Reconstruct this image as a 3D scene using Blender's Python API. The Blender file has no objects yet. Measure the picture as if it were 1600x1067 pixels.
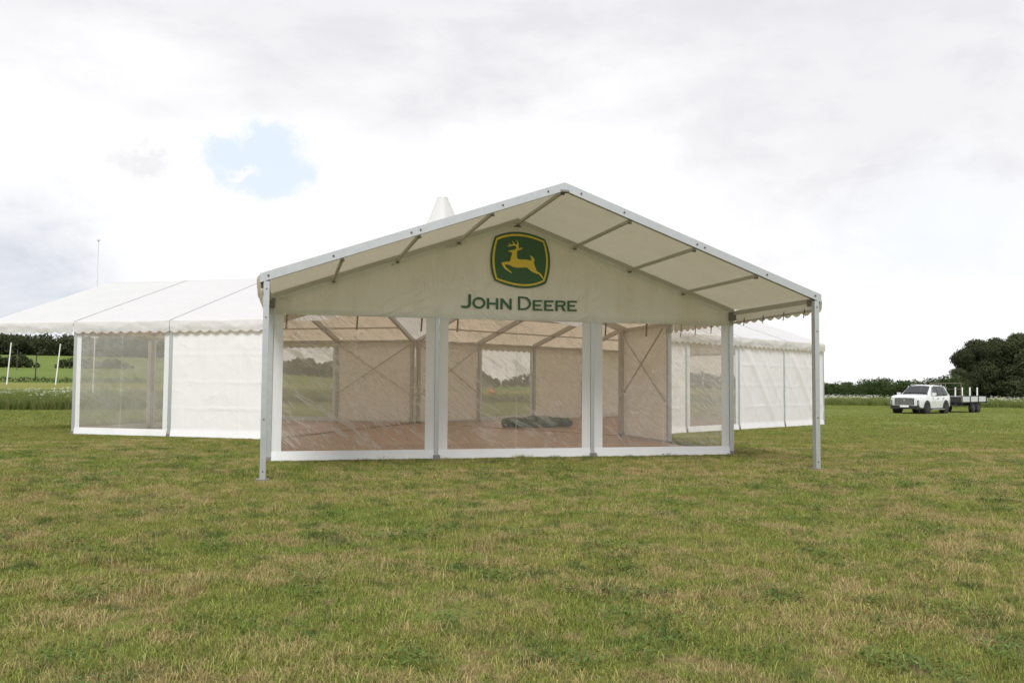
import bpy, bmesh, math, random
import numpy as np
from mathutils import Vector, Matrix, noise
random.seed(7); rng = np.random.default_rng(7)
PI = math.pi
scene = bpy.context.scene
C = scene.collection

# ------------------------------------------------------------------ camera
CAM = Vector((-4.5162, -14.0079, 1.5276)); YAW, PITCH, ROLL = 0.2517, 0.0498, 0.0074
cam = bpy.data.cameras.new('camera'); cam_o = bpy.data.objects.new('camera', cam); C.objects.link(cam_o)
cam.sensor_width = 36; cam.lens = 36*1336.46/1600; cam.clip_start = 0.05; cam.clip_end = 6000
fw = Vector((math.sin(YAW)*math.cos(PITCH), math.cos(YAW)*math.cos(PITCH), math.sin(PITCH)))
rt = Vector((math.cos(YAW), -math.sin(YAW), 0)); up = rt.cross(fw)
c_, s_ = math.cos(ROLL), math.sin(ROLL)
rt, up = c_*rt + s_*up, -s_*rt + c_*up
M = Matrix((rt, up, -fw)).transposed().to_4x4(); M.translation = CAM
cam_o.matrix_world = M
scene.camera = cam_o
# exposure
scene.view_settings.view_transform = 'Standard'; scene.view_settings.look = 'None'
scene.view_settings.gamma = 1; scene.view_settings.use_curve_mapping = False
scene.view_settings.exposure = 1.22
# sun behind thin cloud
SUN_EL, SUN_AZ = math.radians(52), math.radians(203)      # azimuth clockwise from +Y: behind the camera, a little left
sd = Vector((math.sin(SUN_AZ)*math.cos(SUN_EL), math.cos(SUN_AZ)*math.cos(SUN_EL), math.sin(SUN_EL)))
sun = bpy.data.lights.new('sun', 'SUN'); sun.energy = 1.5; sun.angle = math.radians(22); sun.color = (1, .985, .955)
sun_o = bpy.data.objects.new('sun', sun); C.objects.link(sun_o)
sun_o.rotation_euler = sd.to_track_quat('Z', 'Y').to_euler(); sun_o.location = (0, -30, 40)
scene.cycles.max_bounces = 10; scene.cycles.transparent_max_bounces = 24; scene.cycles.diffuse_bounces = 5

def dirv(az, el):
    a, e = math.radians(az), math.radians(el)
    return (math.sin(a)*math.cos(e), math.cos(a)*math.cos(e), math.sin(e))

# node helper
class NT:
    def __init__(s, tree): s.t = tree; s.n = tree.nodes; s.l = tree.links
    def node(s, typ, **kw):
        n = s.n.new(typ)
        for k, v in kw.items():
            if k in ('inp',):
                for a, b in v.items():
                    if hasattr(b, 'is_linked') or isinstance(b, bpy.types.NodeSocket): s.l.new(b, n.inputs[a])
                    else: n.inputs[a].default_value = b
            else: setattr(n, k, v)
        return n
    def math(s, op, a, b=None, c=None, clamp=False):
        n = s.n.new('ShaderNodeMath'); n.operation = op; n.use_clamp = clamp
        for i, v in enumerate((a, b, c)):
            if v is None: continue
            if isinstance(v, bpy.types.NodeSocket): s.l.new(v, n.inputs[i])
            else: n.inputs[i].default_value = v
        return n.outputs[0]
    def vmath(s, op, a, b=None):
        n = s.n.new('ShaderNodeVectorMath'); n.operation = op
        for i, v in enumerate((a, b)):
            if v is None: continue
            if isinstance(v, bpy.types.NodeSocket): s.l.new(v, n.inputs[i])
            else: n.inputs[i].default_value = v
        return n
    def noise(s, vec, scale, detail=4, rough=.55, dist=0):
        n = s.n.new('ShaderNodeTexNoise'); n.inputs['Scale'].default_value = scale
        n.inputs['Detail'].default_value = detail; n.inputs['Roughness'].default_value = rough
        n.inputs['Distortion'].default_value = dist
        if vec is not None: s.l.new(vec, n.inputs['Vector'])
        return n
    def ramp(s, fac, a, b, smooth=True):
        n = s.n.new('ShaderNodeMapRange'); n.interpolation_type = 'SMOOTHSTEP' if smooth else 'LINEAR'
        s.l.new(fac, n.inputs[0]); n.inputs[1].default_value = a; n.inputs[2].default_value = b
        return n.outputs[0]
    def mix(s, fac, a, b, blend='MIX'):
        n = s.n.new('ShaderNodeMix'); n.data_type = 'RGBA'; n.blend_type = blend
        for i, v in ((0, fac), (6, a), (7, b)):
            if isinstance(v, bpy.types.NodeSocket): s.l.new(v, n.inputs[i])
            elif i == 0: n.inputs[0].default_value = v
            else: n.inputs[i].default_value = (*v, 1) if len(v) == 3 else v
        return n.outputs[2]
    def mapping(s, vec, scale=(1, 1, 1), rot=(0, 0, 0), loc=(0, 0, 0)):
        n = s.n.new('ShaderNodeMapping'); s.l.new(vec, n.inputs[0])
        n.inputs['Scale'].default_value = scale; n.inputs['Rotation'].default_value = rot; n.inputs['Location'].default_value = loc
        return n.outputs[0]

# ------------------------------------------------------------------ sky: bright broken overcast with one blue gap
w = bpy.data.worlds.new('World'); scene.world = w; w.use_nodes = True
nt = NT(w.node_tree); nt.n.clear()
tc = nt.node('ShaderNodeTexCoord'); D = nt.vmath('NORMALIZE', tc.outputs['Generated']).outputs[0]
sky = nt.node('ShaderNodeTexSky', sky_type='NISHITA', sun_disc=False, sun_elevation=SUN_EL, sun_rotation=SUN_AZ)
sep = nt.node('ShaderNodeSeparateXYZ'); nt.l.new(D, sep.inputs[0]); Z = sep.outputs[2]
Ds = nt.mapping(D, (1, 1, 2.1))
n1 = nt.noise(Ds, 2.6, 9, .56, .25).outputs[0]
n2 = nt.noise(nt.mapping(D, (1, 1, 2.6), loc=(3.1, 1.7, .4)), 7.5, 8, .6, .3).outputs[0]
warp = nt.vmath('SUBTRACT', nt.noise(D, 11, 9, .68).outputs['Color'], (.5, .5, .5)).outputs[0]
def blob(az, el, r_in, r_out, amp, stretch=1):
    sc = nt.vmath('SCALE', warp); sc.inputs['Scale'].default_value = amp
    d = nt.vmath('SUBTRACT', nt.vmath('ADD', D, sc.outputs[0]).outputs[0], dirv(az, el)).outputs[0]
    d = nt.vmath('LENGTH', nt.mapping(d, (1, 1, stretch))).outputs['Value']
    return nt.ramp(d, math.radians(r_out), math.radians(r_in))
K = 10.0
WHITE, GREY, BLUEGREY = (.462*K, .462*K, .468*K), (.345*K, .343*K, .358*K), (.285*K, .303*K, .338*K)
high = nt.ramp(nt.math('ADD', Z, nt.math('MULTIPLY', nt.math('SUBTRACT', n1, .5), .62)), .24, .43)
tex = nt.ramp(n2, .38, .66)
fac = nt.math('MULTIPLY', high, nt.math('MULTIPLY_ADD', tex, .3, .62))
soft = nt.math('MULTIPLY', nt.math('ADD', nt.ramp(n1, .46, .70), nt.math('MULTIPLY', nt.ramp(n2, .46, .64), .5)), .34)
fac = nt.math('MAXIMUM', fac, soft)
col = nt.mix(fac, WHITE, GREY)
low = nt.math('MULTIPLY', blob(-15.5, 5.5, 1, 8.5, .16, 1.1), nt.math('MULTIPLY_ADD', tex, .45, .5))
col = nt.mix(low, col, BLUEGREY)
wisp = nt.math('MULTIPLY', blob(-9.5, 13.4, .4, 2.6, .10, 3.2), .55)
col = nt.mix(wisp, col, GREY)
right_grey = nt.math('MULTIPLY', blob(38, 19, 4, 20, .20, 1.25), nt.math('MULTIPLY_ADD', tex, .25, .62))
col = nt.mix(right_grey, col, GREY)
faint = nt.math('MULTIPLY', blob(41, 9, 2, 9, .12, 1.5), .55)
col = nt.mix(faint, col, (.40*K, .42*K, .45*K))
gap = nt.math('MAXIMUM', blob(-1.6, 14.2, 2.0, 3.2, .10, 1.12), blob(-4.2, 14.3, .8, 2.0, .10, 1.1))
gap = nt.math('MULTIPLY', gap, nt.math('SUBTRACT', 1.0, nt.math('MULTIPLY', blob(-3.6, 13.7, .3, 1.5, .10, 3.0), .75)))
blue = nt.mix(.95, sky.outputs[0], (.352*K, .388*K, .427*K))
col = nt.mix(gap, col, blue)
bg = nt.node('ShaderNodeBackground'); nt.l.new(col, bg.inputs[0]); bg.inputs[1].default_value = .1
out = nt.node('ShaderNodeOutputWorld'); nt.l.new(bg.outputs[0], out.inputs[0])

# ------------------------------------------------------------------ object helpers
def tag(o, label=None, cat=None, group=None, kind=None):
    if label: o['label'] = label
    if cat: o['category'] = cat
    if group: o['group'] = group
    if kind: o['kind'] = kind
    return o
def thing(name, label, cat, loc=(0, 0, 0), rz=0, group=None):
    o = bpy.data.objects.new(name, None); C.objects.link(o); o.empty_display_size = .3
    o.location = loc; o.rotation_euler = (0, 0, rz)
    return tag(o, label, cat, group)
def link(name, me, parent=None):
    o = bpy.data.objects.new(name, me); C.objects.link(o)
    if parent: o.parent = parent
    return o
def mesh_from(name, vs, fs, mats, smooth=False, idx=None):
    me = bpy.data.meshes.new(name); me.from_pydata([tuple(v) for v in vs], [], [tuple(f) for f in fs])
    for m in (mats if isinstance(mats, (list, tuple)) else [mats]): me.materials.append(m)
    if idx is not None: me.polygons.foreach_set('material_index', idx)
    if smooth: me.polygons.foreach_set('use_smooth', [True]*len(me.polygons))
    me.update(); return me
def copy_tree(o, parent=None):
    c = o.copy(); C.objects.link(c)
    if parent: c.parent = parent
    for ch in [x for x in o.children]: copy_tree(ch, c)
    return c
class MB:
    def __init__(s): s.v = []; s.f = []; s.i = []; s.mi = 0
    def add(s, vs, fs):
        b = len(s.v); s.v += [tuple(v) for v in vs]; s.f += [tuple(b+i for i in f) for f in fs]; s.i += [s.mi]*len(fs)
    def bar(s, p, q, wd, ht, upv=(0, 0, 1)):
        p, q = Vector(p), Vector(q); d = (q-p).normalized(); u = Vector(upv)
        sd_ = d.cross(u)
        if sd_.length < 1e-4: sd_ = d.cross(Vector((0, 1, 0)))
        sd_.normalize(); u = sd_.cross(d)
        vs = [b + sd_*(wd/2*i) + u*(ht/2*j) for b in (p, q) for i, j in ((-1, -1), (1, -1), (1, 1), (-1, 1))]
        s.add(vs, [(3, 2, 1, 0), (4, 5, 6, 7), (0, 1, 5, 4), (1, 2, 6, 5), (2, 3, 7, 6), (3, 0, 4, 7)]); return s
    def box(s, c, sz):
        c = Vector(c); return s.bar(c-Vector((0, 0, sz[2]/2)), c+Vector((0, 0, sz[2]/2)), sz[0], sz[1], (0, 1, 0))
    def tube(s, p, q, r0, r1=None, n=10, caps=True):
        p, q = Vector(p), Vector(q); r1 = r0 if r1 is None else r1
        d = (q-p).normalized(); a = d.orthogonal().normalized(); b = d.cross(a)
        vs = [c + (a*math.cos(2*PI*k/n)+b*math.sin(2*PI*k/n))*r for c, r in ((p, r0), (q, r1)) for k in range(n)]
        fs = [(k, (k+1) % n, n+(k+1) % n, n+k) for k in range(n)]
        if caps: fs += [tuple(range(n-1, -1, -1)), tuple(range(n, 2*n))]
        s.add(vs, fs); return s
    def grid(s, fn, nu, nv):
        vs = [fn(i/nu, j/nv) for j in range(nv+1) for i in range(nu+1)]
        fs = [(j*(nu+1)+i, j*(nu+1)+i+1, (j+1)*(nu+1)+i+1, (j+1)*(nu+1)+i) for j in range(nv) for i in range(nu)]
        s.add(vs, fs); return s
    def mesh(s, name, mats, smooth=False): return mesh_from(name, s.v, s.f, mats, smooth, s.i)
    def build(s, name, mats, parent=None, smooth=False): return link(name, s.mesh(name, mats, smooth), parent)

# ------------------------------------------------------------------ materials
def material(name):
    m = bpy.data.materials.new(name); m.use_nodes = True
    t = NT(m.node_tree); t.n.clear(); t.o = t.node('ShaderNodeOutputMaterial'); return m, t
def simple(name, col, rough=.6, metal=0, var=.12, scale=6, bump=0, spec=.5, coat=0):
    m, t = material(name)
    tcn = t.node('ShaderNodeTexCoord'); n = t.noise(tcn.outputs['Object'], scale, 5, .6).outputs[0]
    c = t.mix(n, tuple(x*(1-var) for x in col), tuple(min(1, x*(1+var)) for x in col))
    p = t.node('ShaderNodeBsdfPrincipled'); t.l.new(c, p.inputs['Base Color'])
    p.inputs['Metallic'].default_value = metal; p.inputs['Specular IOR Level'].default_value = spec
    p.inputs['Coat Weight'].default_value = coat
    t.l.new(t.math('MULTIPLY_ADD', n, .25, rough-.12), p.inputs['Roughness'])
    if bump:
        b = t.node('ShaderNodeBump'); b.inputs['Strength'].default_value = bump; b.inputs['Distance'].default_value = .02
        t.l.new(n, b.inputs['Height']); t.l.new(b.outputs[0], p.inputs['Normal'])
    t.l.new(p.outputs[0], t.o.inputs[0]); return m
def canvas(name, base, trans, tf, dirt=(.62, .58, .48), amount=.25, wr=1.0, rough=.5, spec=.3, lines=.09):
    """coated tent fabric: some of the daylight on the far side glows through"""
    m, t = material(name)
    g = t.node('ShaderNodeNewGeometry'); P = g.outputs['Position']
    st = t.noise(t.mapping(P, (1.3, 1.3, .35)), 1.6, 6, .6).outputs[0]
    fine = t.noise(P, 14, 4, .6).outputs[0]
    c = t.mix(t.math('MULTIPLY', t.ramp(st, .42, .75), amount), base, dirt)
    c = t.mix(t.math('MULTIPLY', fine, .10), c, tuple(x*.8 for x in base))
    weave = t.noise(P, 160, 2, .5).outputs[0]
    crease = t.noise(t.mapping(P, (1, 1, .55), rot=(0, .5, 0)), 2.4, 5, .55, .8).outputs[0]
    b1 = t.node('ShaderNodeBump'); b1.inputs['Strength'].default_value = .12*wr; b1.inputs['Distance'].default_value = .012
    t.l.new(weave, b1.inputs['Height'])
    b2 = t.node('ShaderNodeBump'); b2.inputs['Strength'].default_value = .5*wr; b2.inputs['Distance'].default_value = .05
    t.l.new(crease, b2.inputs['Height']); t.l.new(b1.outputs[0], b2.inputs['Normal'])
    # sharp handling creases: thin ridges running diagonally, in patches
    hs = []
    for ang, off in ((.62, 0), (-.75, 9), (1.45, 17)):
        q = t.mapping(t.mapping(P, rot=(0, ang, ang*.3), loc=(off, off, off)), (.75, .75, 3.2))
        n_ = t.noise(q, 1.3, 2, .45, .3).outputs[0]
        hs.append(t.math('MULTIPLY', t.ramp(t.math('ABSOLUTE', t.math('SUBTRACT', n_, .5)), .06, 0), t.ramp(t.noise(t.mapping(P, loc=(off, 2, off)), .8, 2, .5).outputs[0], .52, .68)))
    ln = t.math('ADD', hs[0], t.math('ADD', hs[1], hs[2]))
    b3 = t.node('ShaderNodeBump'); b3.inputs['Strength'].default_value = lines; b3.inputs['Distance'].default_value = .05
    t.l.new(ln, b3.inputs['Height']); t.l.new(b2.outputs[0], b3.inputs['Normal']); b2 = b3
    c = t.mix(t.math('MULTIPLY', ln, .9*lines), c, (.88, .88, .86))     # sheen of the fabric painted in as slightly paler colour along the creases
    p = t.node('ShaderNodeBsdfPrincipled'); t.l.new(c, p.inputs['Base Color']); p.inputs['Roughness'].default_value = rough
    p.inputs['Specular IOR Level'].default_value = spec; t.l.new(b2.outputs[0], p.inputs['Normal'])
    tr = t.node('ShaderNodeBsdfTranslucent')
    t.l.new(t.mix(t.math('MULTIPLY', t.ramp(st, .35, .8), .25), trans, tuple(x*.7 for x in trans)), tr.inputs[0])
    mx = t.node('ShaderNodeMixShader'); mx.inputs[0].default_value = tf
    t.l.new(p.outputs[0], mx.inputs[1]); t.l.new(tr.outputs[0], mx.inputs[2]); t.l.new(mx.outputs[0], t.o.inputs[0]); return m
def clear_pvc(name, seed, veil0=.12, line0=.36, ripple=1.3, milk=(.68, .645, .60)):
    """clear window film: see-through, slightly tinted, with shiny diagonal creases and a milky bloom"""
    m, t = material(name)
    g = t.node('ShaderNodeNewGeometry'); P = g.outputs['Position']
    tcn = t.node('ShaderNodeTexCoord')
    U = t.mapping(P, (1.0, 1.0, 1.0), loc=(seed*3.7, 0, seed))
    warpv = t.noise(U, .8, 3, .5).outputs['Color']
    U2 = t.vmath('ADD', U, t.vmath('MULTIPLY', warpv, (.35, .35, .35)).outputs[0]).outputs[0]
    streak = t.noise(t.mapping(t.mapping(U2, rot=(0, -.55, 0)), (.8, .8, 5)), 1.7, 3, .55).outputs[0]
    fine = t.noise(t.mapping(t.mapping(U2, rot=(0, -.75, 0)), (1.6, 1.6, 12)), 3.0, 2, .5).outputs[0]
    zone = t.ramp(t.noise(U, .75, 2, .5).outputs[0], .30, .52)
    line = t.math('MULTIPLY', t.ramp(streak, .535, .63), zone)
    line2 = t.math('MULTIPLY', t.ramp(fine, .55, .67), zone)
    bloom = t.noise(U, 1.1, 5, .6).outputs[0]
    veil = t.math('ADD', t.math('MULTIPLY_ADD', t.ramp(bloom, .3, .8), .35*veil0+.03, veil0), t.math('MULTIPLY', t.math('MAXIMUM', line, line2), line0))  # reflections off the creases are also painted in as pale streaks
    tp = t.node('ShaderNodeBsdfTransparent'); tp.inputs[0].default_value = (.93, .89, .825, 1)
    df = t.node('ShaderNodeBsdfDiffuse'); df.inputs[0].default_value = (*milk, 1)
    b = t.node('ShaderNodeBump'); b.inputs['Strength'].default_value = ripple; b.inputs['Distance'].default_value = .06
    t.l.new(t.math('ADD', streak, t.math('MULTIPLY', fine, .6)), b.inputs['Height'])
    gl = t.node('ShaderNodeBsdfGlossy'); gl.inputs['Roughness'].default_value = .16; t.l.new(b.outputs[0], gl.inputs['Normal'])
    fr = t.node('ShaderNodeFresnel'); fr.inputs[0].default_value = 1.42; t.l.new(b.outputs[0], fr.inputs['Normal'])
    tl_ = t.node('ShaderNodeBsdfTranslucent'); tl_.inputs[0].default_value = (*milk, 1)
    md = t.node('ShaderNodeMixShader'); md.inputs[0].default_value = .4; t.l.new(df.outputs[0], md.inputs[1]); t.l.new(tl_.outputs[0], md.inputs[2]); df = md
    m1 = t.node('ShaderNodeMixShader'); t.l.new(veil, m1.inputs[0]); t.l.new(tp.outputs[0], m1.inputs[1]); t.l.new(df.outputs[0], m1.inputs[2])
    m2 = t.node('ShaderNodeMixShader'); t.l.new(t.math('MINIMUM', fr.outputs[0], .35), m2.inputs[0]); t.l.new(m1.outputs[0], m2.inputs[1]); t.l.new(gl.outputs[0], m2.inputs[2])
    t.l.new(m2.outputs[0], t.o.inputs[0]); return m
CAN_ROOF = canvas('roof_canvas', (.71, .725, .75), (.92, .77, .585), .32, amount=.08, wr=.5)
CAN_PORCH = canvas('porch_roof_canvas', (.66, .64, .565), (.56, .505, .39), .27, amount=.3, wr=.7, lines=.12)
CAN_WALL = canvas('wall_canvas', (.86, .875, .90), (.90, .735, .56), .25, amount=.07, wr=.5)
CAN_GABLE = canvas('gable_canvas', (.83, .83, .80), (.78, .725, .62), .22, dirt=(.70, .66, .54), amount=.6, wr=1.4, lines=.30, rough=.36, spec=.5)
CAN_HUB = canvas('cone_canvas', (.70, .71, .72), (.82, .80, .76), .40, amount=.08, wr=.4)
CAN_BORDER = canvas('window_border_pvc', (.80, .82, .84), (.72, .70, .66), .25, amount=.12, wr=.6)
PVC = [clear_pvc('clear_pvc', 1.0, .09, .16, .9), clear_pvc('clear_pvc_second', 2.3, .11, .30), clear_pvc('clear_pvc_third', 4.1, .12, .42)]
PVC_OLD = clear_pvc('hazy_clear_pvc', 6.2, .27, .015, .12, (.60, .61, .585))
PVC_FAR = clear_pvc('milky_clear_pvc', 8.1, .40, .03, .2, (.66, .655, .62))
ALU = simple('aluminium', (.52, .54, .55), .42, .75, .10, 9)
ALU_DULL = simple('dull_aluminium', (.54, .515, .47), .55, .35, .12, 7)
STEEL = simple('galvanised_steel', (.24, .22, .21), .6, .5, .25, 20)
BOLT = simple('bolt_steel', (.10, .10, .10), .5, .6, .2, 30)
STRAP = simple('webbing_strap', (.22, .16, .10), .8, 0, .2, 20)
GREEN = simple('print_green', (.045, .122, .052), .55, 0, .15, 8)
YELLOW = simple('print_yellow', (.82, .60, .075), .55, 0, .08, 8)
TEXTG = simple('print_lettering_green', (.045, .13, .06), .55, 0, .15, 8)
WOOD_M, t = material('floor_wood')
oi = t.node('ShaderNodeObjectInfo'); tcn = t.node('ShaderNodeTexCoord')
gr = t.noise(t.mapping(tcn.outputs['Object'], (.6, 14, 14)), 2.2, 5, .6).outputs[0]
cc = t.mix(oi.outputs['Random'], (.32, .17, .085), (.54, .33, .19))
cc = t.mix(t.math('MULTIPLY', gr, .55), cc, (.22, .12, .07))
pb = t.node('ShaderNodeBsdfPrincipled'); t.l.new(cc, pb.inputs['Base Color']); pb.inputs['Roughness'].default_value = .38
bb = t.node('ShaderNodeBump'); bb.inputs['Strength'].default_value = .3; bb.inputs['Distance'].default_value = .01; t.l.new(gr, bb.inputs['Height']); t.l.new(bb.outputs[0], pb.inputs['Normal'])
t.l.new(pb.outputs[0], t.o.inputs[0])

# ------------------------------------------------------------------ the ground: mown field, rough strip, crops and a rising hill to the left
CX, CY, CZ = CAM
def lerp(tab, x):
    for (a, b), (c, d) in zip(tab, tab[1:]):
        if x <= c: return b + (d-b)*max(0, (x-a))/(c-a)
    return tab[-1][1]
def sm(a, b, x):
    t_ = min(1, max(0, (x-a)/(b-a))); return t_*t_*(3-2*t_)
HILL = [(0, 0), (50, 0), (68, .35), (86, .8), (114, 1.08), (149, 1.53), (297, 4.6), (343, 7.0), (457, 13.2), (560, 16.5), (900, 20), (3000, 30)]
FLAT = [(0, 0), (45, 0), (60, -.08), (100, -.1), (400, .6), (900, 1.5), (3000, 4)]
RIGHT = [(0, 0), (40, 0), (60, -.14), (90, -.25), (200, -.3), (900, 1.0), (3000, 4)]
def ground(x, y):
    dx, dy = x-CX, y-CY; d = math.hypot(dx, dy); a = math.degrees(math.atan2(dx, dy))
    l = 1-sm(-3, 11, a) if a > -60 else sm(-120, -60, a)
    r = sm(24, 33, a)*(1-sm(100, 150, a))
    f = lerp(FLAT, d)
    return l*lerp(HILL, d) + (1-l)*(r*lerp(RIGHT, d)+(1-r)*f)
def polar(az, d):
    a = math.radians(az); x, y = CX+math.sin(a)*d, CY+math.cos(a)*d; return Vector((x, y, ground(x, y)))
def mown_edge(a):
    if a < -60 or a > 120: return 70
    return lerp([(-60, 51), (-8, 51), (6, 68), (24, 84), (34, 87), (120, 87)], a)

def field_mat(name, cols, scale=.25, rough=.95, bump=.6):
    m, t = material(name)
    g = t.node('ShaderNodeNewGeometry'); P = g.outputs['Position']
    a = t.noise(P, scale, 6, .6).outputs[0]; b = t.noise(P, scale*9, 5, .65).outputs[0]; f = t.noise(P, 38, 3, .6).outputs[0]
    c = t.mix(t.ramp(a, .35, .65), cols[0], cols[1])
    c = t.mix(t.math('MULTIPLY', t.ramp(b, .45, .7), .6), c, cols[2])
    c = t.mix(t.math('MULTIPLY', f, .35), c, tuple(x*.5 for x in cols[0]))
    p = t.node('ShaderNodeBsdfPrincipled'); t.l.new(c, p.inputs['Base Color']); p.inputs['Roughness'].default_value = rough
    p.inputs['Specular IOR Level'].default_value = .1
    bp = t.node('ShaderNodeBump'); bp.inputs['Strength'].default_value = bump; bp.inputs['Distance'].default_value = .05
    t.l.new(t.math('ADD', b, f), bp.inputs['Height']); t.l.new(bp.outputs[0], p.inputs['Normal'])
    t.l.new(p.outputs[0], t.o.inputs[0]); return m
def turf_group():
    g = bpy.data.node_groups.new('turf_colour', 'ShaderNodeTree')
    g.interface.new_socket('Color', in_out='OUTPUT', socket_type='NodeSocketColor')
    t = NT(g); go = t.node('NodeGroupOutput'); P = t.node('ShaderNodeNewGeometry').outputs['Position']
    P = t.mapping(P, (1, 1, 0))
    big = t.noise(P, .16, 4, .55).outputs[0]; mid = t.noise(P, .95, 5, .6, .6).outputs[0]; sml = t.noise(P, 5.5, 4, .6).outputs[0]
    c = t.mix(t.ramp(mid, .32, .68), (.166, .210, .043), (.252, .262, .073))
    dist = t.vmath('DISTANCE', P, (0, -8, 0)).outputs['Value']; fresh = t.ramp(dist, 9, 38)   # ground round the entrance is worn, the rest of the field is fresher
    c = t.mix(t.math('MAXIMUM', t.math('MULTIPLY', t.ramp(big, .40, .62), .6), t.math('MULTIPLY', fresh, .72)), c, (.155, .225, .041))
    dry = t.ramp(t.math('ADD', t.math('MULTIPLY', sml, .5), t.math('MULTIPLY', t.noise(P, 1.25, 4, .6, .8).outputs[0], .6)), .52, .65)
    c = t.mix(t.math('MULTIPLY', dry, t.math('MULTIPLY_ADD', fresh, -.45, .76)), c, (.36, .27, .145))
    dark = t.ramp(t.noise(t.mapping(P, loc=(13, 7, 0)), 2.0, 6, .66, .7).outputs[0], .53, .65)
    spk = t.ramp(t.noise(P, 14, 4, .65).outputs[0], .42, .66)
    c = t.mix(t.math('MULTIPLY', spk, .38), c, (.11, .09, .04))
    c = t.mix(t.math('MULTIPLY', dark, .8), c, (.05, .092, .026))
    t.l.new(c, go.inputs[0]); return g
TURF = turf_group()
TURF_M, t = material('mown_turf')
gn = t.node('ShaderNodeGroup'); gn.node_tree = TURF
P = t.node('ShaderNodeNewGeometry').outputs['Position']
f1 = t.noise(P, 60, 4, .65).outputs[0]; f2 = t.noise(P, 16, 4, .6).outputs[0]
c = t.mix(t.math('MULTIPLY', t.ramp(f1, .3, .7), .4), gn.outputs[0], (.085, .068, .03))
c = t.mix(t.math('MULTIPLY', t.ramp(f2, .5, .75), .3), c, (.17, .125, .065))
p = t.node('ShaderNodeBsdfPrincipled'); t.l.new(c, p.inputs['Base Color']); p.inputs['Roughness'].default_value = .95; p.inputs['Specular IOR Level'].default_value = .05
bp = t.node('ShaderNodeBump'); bp.inputs['Strength'].default_value = .8; bp.inputs['Distance'].default_value = .04
t.l.new(t.math('ADD', f1, f2), bp.inputs['Height']); t.l.new(bp.outputs[0], p.inputs['Normal']); t.l.new(p.outputs[0], t.o.inputs[0])
MEADOW_M = field_mat('rough_meadow', ((.10, .14, .036), (.13, .165, .05), (.065, .092, .026)), .4)
BARLEY_M = field_mat('barley_field', ((.19, .20, .05), (.23, .22, .065), (.15, .18, .04)), .06)
GREEN_M = field_mat('green_crop', ((.125, .175, .036), (.15, .20, .045), (.105, .15, .03)), .03)

AZ = sorted(set(list(range(-180, -44, 6)) + [x*.75-44 for x in range(0, 131)] + list(range(55, 181, 6))))
def band(name, edges, mat, a0=-180, a1=180):
    """ring of terrain between functions of azimuth giving distance"""
    az = [a for a in AZ if a0 <= a <= a1]
    mb = MB(); vs = []
    for e in edges:
        for a in az:
            vs.append(polar(a, e(a)))
    n = len(az); fs = [(j*n+i, j*n+i+1, (j+1)*n+i+1, (j+1)*n+i) for j in range(len(edges)-1) for i in range(n-1)]
    fs = [f[::-1] for f in fs]
    mb.add(vs, fs); o = mb.build(name, mat, smooth=True); return tag(o, kind='structure')
K_ = lambda v: (lambda a: v)
F_ = lambda f: (lambda a: mown_edge(a)*f)
band('mown_field', [K_(.02), K_(1), K_(2.5), K_(5), K_(9), K_(14), K_(20), K_(27), K_(34), K_(41), F_(.92), F_(1.0)], TURF_M)
band('meadow_strip', [F_(1.0), F_(1.1), F_(1.25), F_(1.45), F_(1.68)], MEADOW_M)
band('barley_field', [F_(1.68), F_(1.85), F_(2.0), F_(2.2), F_(2.45)], BARLEY_M)
band('hill_field', [F_(2.45), F_(2.9), K_(260), K_(297), K_(320), K_(343), K_(400), K_(457), K_(560), K_(900), K_(1800), K_(3000)], GREEN_M)

# ------------------------------------------------------------------ marquee: three arms round a triangular middle
W, HW, HE, HR, B = 10.0, 5.0, 3.22, 4.99, 3.2008
Y0 = 3*B
def roof(x): return HE + (HR-HE)*(1-min(abs(x), 5.2)/HW)
SL = math.atan2(HR-HE, HW)
def rafter(y, sgn, wd, h, off=0.0, x1=HW):
    mb = MB(); zz = lambda x, d: roof(x)+off-d
    pr = [(0, zz(0, 0)), (sgn*x1, zz(x1, 0)), (sgn*x1, zz(x1, h)), (0, zz(0, h))]
    vs = [(x, y+k*wd/2, z) for k in (-1, 1) for x, z in pr]
    mb.add(vs, [(0, 1, 2, 3), (7, 6, 5, 4), (0, 4, 5, 1), (1, 5, 6, 2), (2, 6, 7, 3), (3, 7, 4, 0)])
    return mb
def wrinkle(p, s=1.0, seed=0):
    q = Vector((p[0]*1.1+seed, p[1]*1.1, p[2]*.8)); r = noise.noise(q)*.5+noise.noise(q*2.7)*.3+noise.noise(q*6.1)*.12
    return r*s
def sheet(a, b, z0, z1, n, u0, u1, v0, v1, nu, nv, amp, seed, fold=0, pull=0, skirt=0):
    a, b = Vector((*a, 0)), Vector((*b, 0)); n = Vector((*n, 0)); L = (b-a).length; H = z1-z0
    def fn(u, v):
        U, V = u0+(u1-u0)*u, v0+(v1-v0)*v
        p = a+(b-a)*U + Vector((0, 0, z0+H*V))
        d = wrinkle(p, amp, seed)*min(1, 6*U*(1-U)+.25)
        if fold:
            for zc in (.78, 1.52, 2.26):
                e = (H*V-zc+.02*noise.noise(Vector((U*5, zc, seed))))/.022; d += fold*.55*math.exp(-e*e)*(.4+.6*abs(noise.noise(Vector((U*4, zc*3, seed)))*2))
            for xc in (.33, .66):
                e = (U-xc)*L/.022; d += fold*.35*math.exp(-e*e)
        if pull:
            for off, wd, k in ((0, .17, 1), (.30, .11, .45), (-.33, .12, .3)):
                e = ((U-.06-off) - (1-V)*.86*(.9+.1*V))*L/wd; d += pull*k*math.exp(-e*e)*min(1, 3*(1-V)+.15)*min(1, 4*V+.1)
        if skirt and V < .07: d += skirt*(1-V/.07)
        return p + n*d
    mb = MB(); mb.grid(fn, nu, nv); return mb
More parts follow.
